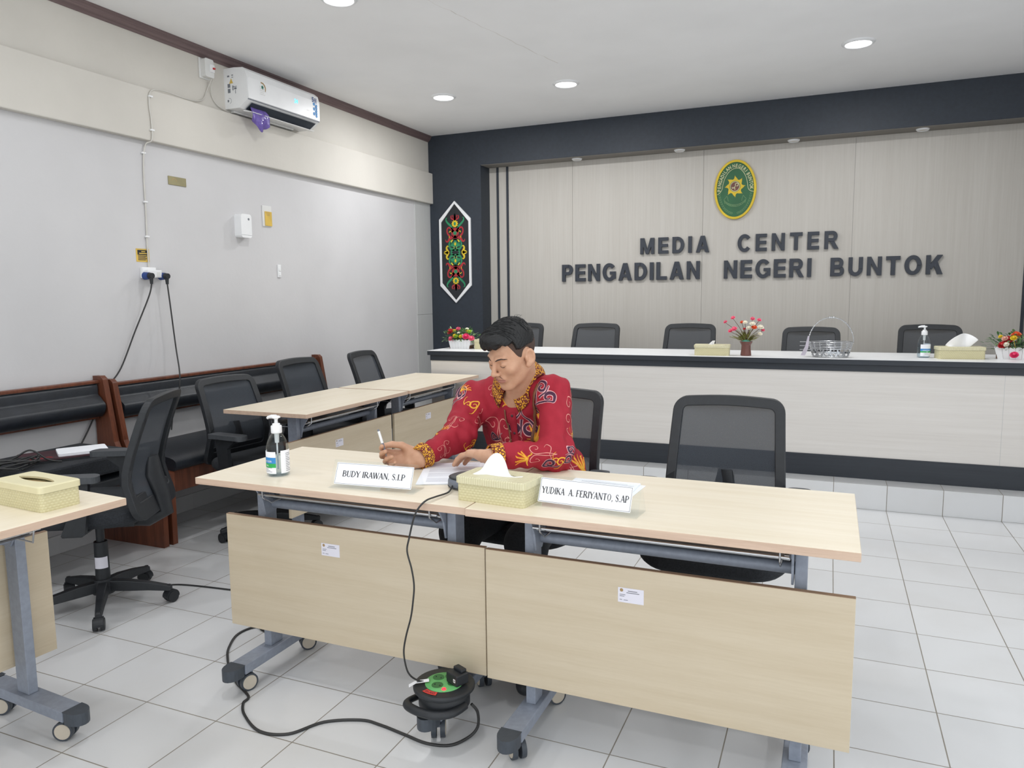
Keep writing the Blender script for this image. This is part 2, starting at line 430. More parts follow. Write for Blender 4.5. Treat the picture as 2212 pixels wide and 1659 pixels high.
GL = {
 'I': (.24, bar(0, .24, 0, 1)), 'L': (.66, bar(0, S_, 0, 1)+bar(S_, .66, 0, .2)),
 'E': (.70, bar(0, S_, 0, 1)+bar(S_, .70, 0, .2)+bar(S_, .66, .41, .6)+bar(S_, .69, .8, 1)),
 'T': (.76, bar(.26, .5, 0, .8)+bar(0, .76, .8, 1)),
 'N': (.80, bar(0, .22, 0, 1)+bar(.58, .8, 0, 1)+[[(.22, 1), (.0, 1), (.22, .63), (.58, 0), (.8, 0), (.58, .37)]]),
 'M': (.98, bar(0, .21, 0, 1)+bar(.77, .98, 0, 1)+[[(0, 1), (.40, 0), (.58, 0), (.27, 1)], [(.98, 1), (.71, 1), (.40, 0), (.58, 0)]]),
 'A': (.88, [[(0, 0), (.25, 0), (.55, 1), (.31, 1)], [(.88, 0), (.57, 1), (.33, 1), (.63, 0)]]+bar(.2, .68, .19, .36)),
 'D': (.80, bar(0, S_, 0, 1)+bar(S_, .36, .8, 1)+bar(S_, .36, 0, .2)+band(.36, .5, .44, .5, .235, -90, 90)),
 'P': (.74, bar(0, S_, 0, 1)+bowl(S_, .38, 1, .74)),
 'B': (.78, bar(0, S_, 0, 1)+bowl(S_, .43, 1, .73)+bowl(S_, 0, .56, .78)),
 'R': (.82, bar(0, S_, 0, 1)+bowl(S_, .42, 1, .76)+[[(.3, .44), (.56, 0), (.84, 0), (.56, .46)]]),
 'U': (.80, bar(0, S_, .38, 1)+bar(.8-S_, .8, .38, 1)+band(.4, .38, .4, .40, .235, 180, 360)),
 'O': (.90, band(.45, .5, .45, .52, .24, 0, 360, 36)), 'C': (.84, band(.44, .5, .44, .52, .24, 38, 322, 30)),
 'G': (.88, band(.45, .5, .45, .52, .24, 40, 322, 30)+bar(.48, .88, .36, .54)+bar(.67, .88, .12, .4)),
 'K': (.86, bar(0, S_, 0, 1)+[[(.14, .42), (.56, 1), (.85, 1), (.3, .26)], [(.36, .55), (.58, .0), (.87, 0), (.53, .78)]])}
def letters(word, x0, x1, z0, h, ordn):
    ws = [GL[ch][0]*h*.9 for ch in word]
    gap = (x1-x0-sum(ws))/(len(word)-1); x = x0
    for i, ch in enumerate(word):
        b = B()
        for iq, q in enumerate(GL[ch][1]):
            ar = sum(q[k_][0]*q[(k_+1) % len(q)][1]-q[(k_+1) % len(q)][0]*q[k_][1] for k_ in range(len(q)))
            b.prism(q if ar > 0 else q[::-1], 0, .020-.00022*iq, lambda u, v, z: (u*h*.9-ws[i]/2, -z, v*h-h/2))
        o = b.build('wall_letter', 'letter', None, loc=(x+ws[i]/2, YB-.005, z0+h/2))
        n = word[:i].count(ch); tot = word.count(ch)
        if tot == 1: lab = 'dark raised letter %s of the word %s on the cream wall' % (ch, word)
        else: lab = 'dark raised letter %s, the %s %s in the word %s' % (ch, 'first' if n == 0 else 'second', ch, word)
        tag(o, lab, 'letter', 'raised letters of the stage sign')
        x += ws[i]+gap
MT['letter'] = mat('charcoal_letter', (50, 55, 65), .5, var=.03, scale=(30, 30, 30))
letters('MEDIA', 1.017, 1.634, 1.700, .145, 1)
letters('CENTER', 1.876, 2.683, 1.694, .147, 1)
letters('PENGADILAN', .259, 1.556, 1.465, .16, 1)
letters('NEGERI', 1.765, 2.482, 1.465, .157, 1)
letters('BUNTOK', 2.628, 3.449, 1.468, .152, 1)

# ---------------------------------------------------------------- 2D decoration helpers
def cat(pts, n=8, closed=False):
    P = [Vector((p[0], p[1], p[2] if len(p) > 2 else 0)) for p in pts]; out = []; m = len(P)
    for i in range(m if closed else m-1):
        g = lambda k: P[k % m] if closed else P[max(0, min(m-1, k))]
        p0, p1, p2, p3 = g(i-1), g(i), g(i+1), g(i+2)
        for j in range(n):
            t = j/n
            out.append(.5*((2*p1)+(p2-p0)*t+(2*p0-5*p1+4*p2-p3)*t*t+(3*p1-p0-3*p2+p3)*t**3))
    if not closed: out.append(P[-1])
    return out
def rib(b, pts, w, f, z, n=8, closed=False):
    "flat painted stroke of varying width"
    Q = cat(pts, n, closed); m = len(Q); L = []; Rr = []
    for i, p in enumerate(Q):
        a = Q[(i+1) % m] if (closed or i < m-1) else p; c = Q[i-1] if (closed or i > 0) else p
        d = (a-c); d = d.normalized() if d.length > 1e-9 else Vector((1, 0, 0)); nn = Vector((-d.y, d.x, 0))
        if isinstance(w, (int, float)): ww = w
        else:
            t = i/max(1, m-1)*(len(w)-1); k = min(int(t), len(w)-2); ww = w[k]+(w[k+1]-w[k])*(t-k)
        L.append(f(*(p+nn*ww/2)[:2], z)); Rr.append(f(*(p-nn*ww/2)[:2], z))
    if closed: L.append(L[0]); Rr.append(Rr[0])
    b.strip(L, Rr)
def disc(b, cx, cy, r, f, z, n=24, ry=None, ph=0):
    b.add([f(cx+r*math.cos(2*PI*i/n+ph), cy+(ry or r)*math.sin(2*PI*i/n+ph), z) for i in range(n)], [tuple(range(n))], False)
def star(b, cx, cy, r0, r1, k, f, z, ph=0):
    vs = [f(cx+(r0 if i % 2 == 0 else r1)*math.cos(PI*i/k+ph), cy+(r0 if i % 2 == 0 else r1)*math.sin(PI*i/k+ph), z) for i in range(2*k)]
    b.add([f(cx, cy, z)]+vs, [(0, i+1, (i+1) % (2*k)+1) for i in range(2*k)], False)

# ---------------------------------------------------------------- long hexagonal wall ornament
t = thing('wall_ornament', 'tall hexagonal black panel with white border and red green yellow curls', 'wall ornament', (-.788, YF, 1.768))
hexo = [(0, .4975), (-.173, .323), (-.173, -.327), (0, -.4975), (.173, -.327), (.173, .323)]
def inset(k, ky): return [(x*k, (abs(y)-ky)*(1 if y > 0 else -1)) for x, y in hexo]
fo = lambda x, y, z: (x, -z, y)
b = B(); b.frame(hexo, inset(.87, .028), 0, .018, fo); b.build('border_frame', 'white', t, bevel=.002)
b = B(); b.prism(inset(.88, .026), 0, .009, fo); b.build('black_board', 'black', t)
K = .000975
MO = {c: B() for c in ('red', 'green', 'yellow')}
def mrib(c, pts, w, z=.0105):
    for sx in (1, -1):
        for s_ in (1, -1):
            rib(MO[c], [(sx*x*K, s_*y*K) for x, y in pts], [q*K for q in w] if isinstance(w, (list, tuple)) else w*K, fo, z)
def mdisc(c, x, y, r, z, ry=None):
    for s_ in (1, -1):
        for sx in ((1, -1) if x else (1,)): disc(MO[c], sx*x*K, s_*y*K, r*K, fo, z, 20, (ry or r)*K)
def mstar(c, y, r0, r1, k, z):
    for s_ in (1, -1): star(MO[c], 0, s_*y*K, r0*K, r1*K, k, fo, z)
mrib('red', [(0, 385), (0, 350), (0, 318)], [4, 26, 20]); mrib('red', [(4, 325), (25, 330), (42, 345), (40, 365), (30, 360)], [10, 16, 14, 8, 3])
mrib('red', [(8, 340), (20, 360), (22, 375)], [14, 10, 2])
mstar('yellow', 285, 40, 29, 10, .0115); mdisc('green', 0, 285, 13, .0125, 18)
mrib('green', [(34, 228), (45, 262), (78, 292), (98, 318), (98, 342), (84, 345)], [16, 22, 20, 16, 10, 3])
mdisc('red', 0, 192, 44, .0105, 52); mrib('red', [(20, 205), (45, 240), (75, 248), (90, 225), (84, 190), (62, 165)], [34, 20, 14, 14, 16, 22])
mrib('red', [(25, 160), (60, 140), (82, 112), (102, 112), (108, 132)], [34, 28, 18, 12, 4]); mrib('red', [(0, 165), (12, 140), (0, 125)], [26, 18, 4])
mstar('green', 192, 26, 15, 12, .0115)
mrib('yellow', [(42, 200), (50, 212), (62, 208), (66, 196)], [3, 8, 8, 3], .0118); mrib('yellow', [(62, 168), (66, 155), (64, 142)], [4, 8, 3], .0118)
mrib('yellow', [(28, 128), (48, 104)], 13, .0118)
mrib('green', [(10, 30), (40, 32), (62, 50), (70, 85), (55, 118), (44, 100), (50, 70), (38, 62)], [26, 26, 18, 16, 12, 10, 12, 8])
mrib('green', [(0, 60), (28, 72), (38, 92), (34, 112)], [40, 26, 14, 6]); mrib('green', [(0, 118), (8, 130), (18, 136)], [26, 14, 3])
mdisc('green', 0, 84, 26, .0108, 32); mdisc('yellow', 0, 84, 11, .0125, 17)
mrib('yellow', [(0, 60), (0, 30)], [6, 2], .0122); mrib('yellow', [(12, 60), (14, 34)], [5, 2], .0122)
mrib('green', [(0, 22), (20, 24), (46, 10), (46, 0)], [14, 14, 16, 16])
mrib('yellow', [(72, 0), (92, 22), (100, 48), (88, 66), (76, 56)], [14, 24, 18, 12, 3]); mrib('yellow', [(84, 0), (112, 6), (132, 0)], [24, 26, 2])
for c in MO: MO[c].build({'red': 'red_motif', 'green': 'green_motif', 'yellow': 'yellow_motif'}[c], c, t)

# ---------------------------------------------------------------- oval emblem
t = thing('wall_emblem', 'oval green emblem with yellow rim and sun above the stage lettering', 'emblem', (1.845, YB, 2.228))
ea, eb = .176, .252
fe = lambda x, y, z: (x, -z, y)
el = lambda k, n=64: [(ea*k*math.cos(2*PI*i/n), eb*k*math.sin(2*PI*i/n)) for i in range(n)]
el2 = [((ea-.020)*math.cos(2*PI*i/64), (eb-.020)*math.sin(2*PI*i/64)) for i in range(64)]
b = B(); b.frame(el(1), el2, 0, .024, fe); b.build('yellow_rim', 'emyellow', t, bevel=.003)
b = B(); b.prism(el2, 0, .016, fe); b.build('green_field', 'emgreen', t)
nrm = lambda u, v: (u*ea, v*eb)
b = B()
arch = [(-.89, -.15), (-.74, -.09), (-.63, .03), (-.585, .2), (-.51, .38), (-.34, .58), (-.13, .69), (.05, .71), (.2, .69), (.38, .56), (.51, .38), (.57, .2), (.61, .03), (.7, -.06), (.89, -.1)]
rib(b, [nrm(*p) for p in arch], .004, fe, .0168)
txt = 'PENGADILAN NEGERI BUNTOK'
angs = np.linspace(R(184), R(-2), 400); px = ea*.77*np.cos(angs); py = eb*.8*np.sin(angs)
s_ = np.concatenate([[0], np.cumsum(np.hypot(np.diff(px), np.diff(py)))])
adv = [(.45 if ch == ' ' else .62 if ch == 'I' else 1) for ch in txt]; cum = np.cumsum(adv)-np.array(adv)/2; tot = sum(adv)
for ch, c_ in zip(txt, cum):
    if ch == ' ': continue
    d = c_/tot*s_[-1]; x = np.interp(d, s_, px); y = np.interp(d, s_, py); a = np.interp(d, s_, angs)
    ta = math.atan2(eb*.8*math.cos(a), -ea*.77*math.sin(a))+PI
    put_text(b, ch, lambda u, v, z, x=x, y=y, ta=ta: fe(x+u*math.cos(ta)*.78-v*math.sin(ta), y+u*math.sin(ta)*.78+v*math.cos(ta), .0168), 1, .02, h=.030)
b.build('cream_lettering', 'cream', t)
b = B()
vs = []
for k in range(8):
    a0 = 2*PI*k/8+.35
    for da, rr in ((0, .062), (.10, .064), (.2, .073), (.26, .071), (.33, .082), (.38, .079), (.47, .094), (.52, .076), (.62, .064)):
        vs.append((rr*.93*math.cos(a0+da)-.002, rr*math.sin(a0+da)*1.0+.026))
n = len(vs); b.add([fe(-.002, .026, .019)]+[fe(x, y, .0175) for x, y in vs], [(0, i+1, (i+1) % n+1) for i in range(n)], False)
b.build('yellow_sun', 'emyellow', t)
b = B(); disc(b, -.002, .026, .044, fe, .0195, 32, .046); b.build('roundel_edge', 'emgreen', t)
b = B(); disc(b, -.002, .026, .0405, fe, .0198, 32, .043); b.build('roundel_ring', 'cream', t)
b = B(); disc(b, -.002, .026, .036, fe, .0201, 32, .038); b.build('roundel_field', 'brownv', t)
b = B(); o2 = (-.002, .026)
rib(b, [(o2[0]+.004, o2[1]+.004), (o2[0]+.004, o2[1]+.024), (o2[0]+.024, o2[1]+.024), (o2[0]+.024, o2[1]+.004), (o2[0]+.012, o2[1]+.004)], .006, fe, .0204, 2)
rib(b, [(o2[0]-.024, o2[1]-.004), (o2[0]-.018, o2[1]-.016), (o2[0]-.006, o2[1]-.006), (o2[0], o2[1]-.028)], .006, fe, .0204, 3); disc(b, o2[0], o2[1]-.002, .004, fe, .0206, 10)
b.build('roundel_mark', 'cream', t)
b = B()
for s_ in (-1, 1):
    for k in range(14):
        a = R(-90+s_*(8+k*6.3)); x = ea*.76*math.cos(a); y = eb*.8*math.sin(a); ta = a+s_*PI/2
        for q in (-1, 1):
            rib(b, [(x, y), (x+.009*math.cos(ta+q*.8), y+.009*math.sin(ta+q*.8)), (x+.019*math.cos(ta+q*.25), y+.019*math.sin(ta+q*.25))], [.0015, .0025, .0006], fe, .0166, 4)
b.build('laurel_sprigs', 'leaf2', t)
b = B()
for r_ in (.50, .58):
    rib(b, [(ea*.62*math.cos(R(a)), -.012-eb*r_*math.sin(R(180-a))*.98 if False else -.03-eb*r_*.78*math.sin(R(a))) for a in range(38, 143, 8)], .0022, fe, .0166, 3)
for s_ in (-1, 1):
    rib(b, [(s_*.083, -.107), (s_*.092, -.08), (s_*.079, -.068), (s_*.068, -.052), (s_*.06, -.075), (s_*.056, -.098)], .0022, fe, .0166, 3)
    rib(b, [(s_*.086, -.092), (s_*.085, -.115)], .0022, fe, .0166, 2)
for i, ch in enumerate('DHARMMAYUKTI'):
    a = R(132-i*84/11); x = ea*.60*math.cos(a); y = -.03-eb*.54*.78*math.sin(a)
    ta = -(PI/2-a)*.8*-1 if False else (PI/2-a)*.75
    put_text(b, ch, lambda u, v, z, x=x, y=y, ta=ta: fe(x+u*math.cos(ta)-v*math.sin(ta), y+u*math.sin(ta)+v*math.cos(ta), .0166), 1, 0, h=.0105)
b.build('motto_ribbon', 'leaf2', t)

# ---------------------------------------------------------------- things on the left wall (local +Y runs along the wall, +X into the room)
def wthing(name, label, catg, y, z): return thing(name, label, catg, (XL, y, z))
# breaker box
t = wthing('breaker_box', 'small grey breaker box left of the air conditioner', 'breaker box', 2.105, 2.782)
b = B(); b.bx(0, .012, -.043, .043, -.062, .062); b.build('back_plate', 'offwhite', t, bevel=.004)
b = B(); b.prism(rrect(.074, .112, .012), .012, .052, lambda x, y, z: (z, x, y)); b.build('cover', 'offwhite', t, bevel=.006)
b = B(); b.bx(.052, .066, .0, .03, -.024, .022); b.build('breaker_switch', 'white', t, bevel=.002); b = B(); b.bx(.066, .076, .012, .026, -.006, .003); b.build('lever', 'crimson', t)
# air conditioner
t = thing('air_conditioner', 'white split air conditioner high on the left wall', 'air conditioner', (XL, 2.648, 2.70))
L2 = .362
pf = [(0, -.132), (.115, -.132), (.150, -.120), (.172, -.098), (.186, -.070), (.190, -.02), (.190, .05), (.178, .095), (.150, .122), (.09, .128), (0, .128)]
b = B()
outer = [(.0, -.128), (.118, -.128), (.184, -.084), (.1925, -.078), (.194, -.02), (.194, .06), (.182, .1), (.150, .122), (.09, .128), (0, .128)]
b.prism(outer, -L2-.008, L2+.008, lambda x, y, z: (x, z, y)); b.build('body', 'white', t, bevel=.008, seg=3)
b = B(); b.prism([(.1945, -.075), (.1975, -.073), (.1985, .0), (.1985, .058), (.187, .1), (.155, .124), (.15, .122), (.182, .1), (.1935, .06), (.1935, -.02)], -L2-.006, L2+.006, lambda x, y, z: (x, z, y)); b.build('front_panel', 'white', t, bevel=.003)
# open outlet slot, dark inside, slanted between the panel foot and the bottom
n_ = Vector((.044, 0, -.066)).normalized()
def slot(u, v, w): # u along wall, v along slant (0 bottom .. 1 top), w out
    p = Vector((.118, 0, -.128)).lerp(Vector((.184, 0, -.084)), v)+n_*w; return (p.x, u, p.z)
b = B(); b.add([slot(-L2*.9, .1, .009), slot(L2*.93, .1, .009), slot(L2*.93, .93, .009), slot(-L2*.9, .93, .009)], [(0, 1, 2, 3)], False); b.build('outlet_opening', 'duct', t)
b = B(); b.prism([(0, 0), (.058, -.010), (.060, -.006), (.002, .006)], -L2*.9, L2*.93, lambda x, y, z: (.110+x, z, -.139+y)); b.build('louver', 'white', t, bevel=.001)
b = B()
for q in (-.8, .12, .86): b.prism([(0, 0), (.03, .015), (.04, .036), (.01, .012)], L2*q-.002, L2*q+.002, lambda x, y, z: (.114+x, z, -.136+y))
b.build('louver_bracket', 'white', t)
b = B(); b.bx(.150, .195, -L2-.004, L2+.004, -.0805, -.0765); b.build('panel_seam', 'grey2', t)
fa = lambda x, y, z: (.1992+z, x, y)
MT['disp'] = emit('cyan_display', (60, 190, 235), 2.2)
b = B(); put_text(b, '24', lambda x, y, z: fa(.105+x, .012+y, .0004), 1, .02, h=.028); b.build('temperature_display', MT['disp'], t)
b = B(); disc(b, -.235, .022, .010, fa, .0004, 20, .012); b.build('badge_dot', 'teal', t)
b = B(); rib(b, [(-.25, .05), (-.225, .046), (-.208, .026), (-.208, .0)], [.008, .01, .01, .006], fa, .0004); b.build('badge_arc', 'tan', t)
b = B()
for i in range(5):
    b.add([fa(-.262+.004*(i % 2), .026-.012*i, .0004), fa(-.222+.01*(i % 3), .026-.012*i, .0004), fa(-.222+.01*(i % 3), .021-.012*i, .0004), fa(-.262+.004*(i % 2), .021-.012*i, .0004)], [(0, 1, 2, 3)], False)
b.add([fa(.22, -.02, .0004), fa(.25, -.02, .0004), fa(.25, -.024, .0004), fa(.22, -.024, .0004)], [(0, 1, 2, 3)], False)
b.build('badge_print', 'offwhite', t); 
b = B(); disc(b, 0, 0, .001, fa, .0003, 4); b.v = []; b.f = []; b.mi = []; b.sm = []
put_text(b, '5', lambda x, y, z: fa(.293+x, .066+y, .0005), 1, .03, h=.036)
for i in range(4):
    b.add([fa(.308, .078-.009*i, .0005), fa(.336, .078-.009*i, .0005), fa(.336, .073-.009*i, .0005), fa(.308, .073-.009*i, .0005)], [(0, 1, 2, 3)], False)
b.build('sticker_print', 'navyblue', t)
b = B()
for i in range(5):
    disc(b, .304+.022*(i % 2), .036-.017*i, .012, fa, .0004, 16)
    disc(b, .33, .028-.018*i, .011, fa, .0005, 16)
b.build('sticker_badges', 'blue', t)
fs_ = lambda x, y, z: (x, -L2-.0085-z, y)
b = B(); b.add([fs_(.045, .03, .0004), fs_(.077, .03, .0004), fs_(.061, .062, .0004)], [(2, 1, 0)], False); b.build('warning_triangle', 'ystick', t)
b = B()
for (x, z, w, h) in ((.03, .072, .018, .01), (.066, .078, .014, .006), (.066, .066, .014, .004), (.03, .005, .022, .024), (.03, -.028, .022, .026), (.076, .006, .03, .004), (.07, -.014, .008, .03), (.084, -.01, .02, .012), (.092, -.036, .004, .022), (.024, -.085, .012, .014)):
    b.add([fs_(x, z, .0004), fs_(x+w, z, .0004), fs_(x+w, z+h, .0004), fs_(x, z+h, .0004)], [(0, 1, 2, 3)], False)
rib(b, [(.034, -.062), (.05, -.064), (.056, -.082), (.044, -.096)], .002, fs_, .0004)
b.build('side_print', 'grey2', t)
b = B(); b.bx(.0, .035, -L2*.9, L2*.75, -.142, -.128); b.build('pipe_cover', 'offwhite', t, bevel=.004)
# purple bag hanging from the outlet
b = B(); rr = random.Random(5)
NU, NV = 12, 12
for i in range(NU+1):
    for j in range(NV+1):
        u = i/NU-.5; v = j/NV
        y = 2.415+u*(.135+.045*math.sin(v*2.6)-.05*max(0, v-.7))+.03*v*v+.012*math.sin(v*7)*u
        z = 2.592-(.128-.055*max(0, u)*1.2-.035*max(0, -u-.2)*3)*v+.012*math.sin(u*8)*v-.02*v*(u > -.1)*(u < .35)
        x = XL+.150+.02*math.sin(v*PI)+.012*math.sin(u*9+v*3)*v+.009*math.sin(u*17-v*5)*v
        b.v.append((x, y, z))
b.f = [[i*(NV+1)+j, (i+1)*(NV+1)+j, (i+1)*(NV+1)+j+1, i*(NV+1)+j+1] for i in range(NU) for j in range(NV)]
b.mi = [0]*len(b.f); b.sm = [True]*len(b.f)
MT['bag'] = mat('purple_plastic_bag', (110, 92, 168), .2, var=.08, scale=(30, 30, 30), bump=.003, bscale=(60, 60, 60))
tag(b.build('plastic_bag', 'bag', solid=.002, sub=1), 'purple plastic bag hanging from the air conditioner outlet', 'bag')
# blank plate, dispenser, remote holder, small switch, notice
t = wthing('wall_plate', 'olive blank wall plate below the ledge', 'wall plate', 1.838, 2.052)
b = B(); b.bx(0, .006, -.068, .068, -.027, .024); b.build('plate', 'olplate', t, bevel=.002)
b = B(); rib(b, [(-.045, -.002), (-.03, .012), (-.012, .008), (-.008, -.004)], .004, lambda x, y, z: (z, x, y), .0066); b.build('scuff_mark', 'tan', t)
t = wthing('scent_dispenser', 'white box scent dispenser on the left wall', 'dispenser', 2.355, 1.822)
b = B(); b.prism(rrect(.1, .158, .02), 0, .058, lambda x, y, z: (z, x, y)); b.build('housing', 'white', t, bevel=.012, seg=3)
b = B(); b.cyl((.055, .022, .046), (.0595, .022, .046), .008); b.build('nozzle', 'grey2', t)
b = B(); b.bx(.058, .0585, -.05, .05, -.062, -.0605); b.build('cover_seam', 'grey2', t)
t = wthing('remote_holder', 'clear wall pouch with a yellow card inside', 'card holder', 2.622, 1.912)
b = B(); b.bx(0, .007, -.046, .046, -.072, .074); b.build('sleeve', 'offwhite', t, bevel=.002)
b = B(); b.bx(.007, .013, -.026, .042, -.066, .034); b.build('yellow_card', 'ystick', t, bevel=.001)
b = B()
for i in range(3): b.bx(.0131, .0134, -.02+.004*i, .02, .026-.01*i, .029-.01*i)
b.build('card_print', 'tan', t)
t = wthing('light_switch', 'narrow white switch low on the left wall', 'switch', 2.725, 1.53)
b = B(); b.bx(0, .009, -.017, .017, -.046, .046); b.build('plate', 'white', t, bevel=.003)
b = B()
for z in (-.022, .012): b.bx(.009, .014, -.009, .009, z-.012, z+.01)
b.build('rocker', 'white', t, bevel=.002)
t = wthing('warning_notice', 'yellow and black notice above the socket', 'notice', 1.552, 1.59)
b = B(); b.bx(0, .0022, -.045, .045, -.038, .038); b.build('sheet', 'ystick', t)
b = B(); b.bx(.0022, .003, -.036, .04, .002, .030); b.build('heading_block', 'black', t)
b = B()
put_text(b, 'STOP', lambda x, y, z: (.0034, x+.004, .022+y), 1, .01, h=.007) if False else None
for i in range(4): b.bx(.0022, .0028, -.034, .026-.008*(i % 2), -.006-.0075*i, -.002-.0075*i)
b.build('print_lines', 'dink', t)
b = B(); b.bx(.003, .0034, -.01, .018, .019, .024); b.bx(.003, .0034, -.026, .034, .008, .014); b.build('heading_print', 'ystick', t)
# socket block with two plugs
t = wthing('wall_socket', 'white double wall socket block below the notice', 'socket', 1.588, 1.487)
b = B(); b.bx(0, .02, -.062, .036, -.03, .034); b.build('back_box', 'white', t, bevel=.003)
b = B(); b.bx(.02, .05, -.05, .05, -.026, .018); b.build('adapter', 'white', t, bevel=.004); b = B(); b.bx(.05, .0515, .012, .036, -.02, .006); b.build('switch_face', 'offwhite', t)
def plug(y, label, pts):
    t = wthing('power_plug', label, 'plug', y, 1.47)
    b = B(); b.cyl((.02, 0, 0), (.058, 0, 0), .023, .02, 20); b.build('blue_collar', 'navyblue', t, bevel=.002)
    b = B(); b.cyl((.055, 0, .0), (.082, 0, 0), .019, .016, 20); b.cyl((.07, 0, 0), (.07, 0, -.048), .012, .008, 14); b.build('angled_body', 'black', t, bevel=.002)
    b = B(); b.tube([tuple(q) for q in cat([(p[0]-XL, p[1]-y, p[2]-1.47) for p in pts], 8)], .0042, 8); b.build('cord', 'cord', t)
    return t
plug(1.541, 'blue collared black plug in the left side of the socket', [(XL+.07, 1.541, 1.425), (XL+.065, 1.52, 1.35), (XL+.04, 1.43, 1.15), (XL+.03, 1.33, .95), (XL+.022, 1.24, .84), (XL+.02, 1.1, .62), (XL+.03, 1.02, .52)])
plug(1.653, 'blue collared black plug in the right side of the socket', [(XL+.07, 1.653, 1.425), (XL+.075, 1.66, 1.3), (XL+.09, 1.668, 1.05), (XL+.16, 1.62, .9), (XL+.17, 1.60, .8), (XL+.14, 1.58, .7), (XL+.13, 1.56, .56)])
# white surface cable with clips
t = wthing('surface_cable', 'thin white cable clipped down the left wall to the socket', 'cable', 1.6, 2.2)
cpts = [(.05, 2.12, 2.72), (.008, 2.12, 2.66), (.012, 2.07, 2.585), (.03, 1.95, 2.555), (.04, 1.75, 2.558), (.052, 1.645, 2.535), (.052, 1.622, 2.47), (.052, 1.63, 2.36), (.053, 1.625, 2.255), (.02, 1.605, 2.225), (.008, 1.592, 2.1), (.008, 1.588, 1.84), (.008, 1.582, 1.65), (.012, 1.581, 1.515)]
b = B(); b.tube([(x, y-1.6, z-2.2) for x, y, z in cat(cpts, 6)], .0042, 8)
b.tube([(x, y-1.6, z-2.2) for x, y, z in cat([(.05, 2.13, 2.72), (.01, 2.15, 2.64), (.01, 2.2, 2.58), (.012, 2.30, 2.555)], 6)], .0034, 8); b.build('cable_run', 'wcord', t)
for (y, z, x) in ((1.632, 2.5, .047), (1.629, 2.31, .047), (1.597, 2.18, .002), (1.588, 1.9, .002), (1.584, 1.7, .002)):
    b = B(); b.bx(x, x+.014, y-1.6-.012, y-1.6+.014, z-2.2-.005, z-2.2+.005); b.build('cable_clip', 'white', t, bevel=.002)
# ================================================================ long counter
t = thing('counter_desk', 'long cream fronted counter with dark top edge and dark base on the platform', 'counter', (2, 3.46, PZ))
X0, X1 = -.237-2, XR-.001-2
b = B(); b.bx(X0, X1, 0, .018, .140, .70); b.bx(X0+.0, X0+.018, .018, .57, .14, .70); b.build('front_panel', 'front', t)
for x in (1.165-2, 3.6-2):
    b = B(); b.bx(x, x+.0018, -.0006, .001, .14, .68); b.build('panel_joint', 'strip', t)
b = B(); b.bx(X0, X1, -.008, .56, 0, .140); b.build('base_plinth', 'navy2', t, bevel=.002)
b = B(); b.bx(X0-.002, X1, -.010, .57, .682, .725); b.build('apron_band', 'navy2', t, bevel=.002)
b = B(); b.bx(X0-.016, X1, -.030, .60, .725, .7575); b.build('top_edge', 'navy2', t, bevel=.002)
b = B(); b.bx(X0-.0155, X1, -.0295, .5995, .7575, .760); b.build('worktop', MT['white'], t)

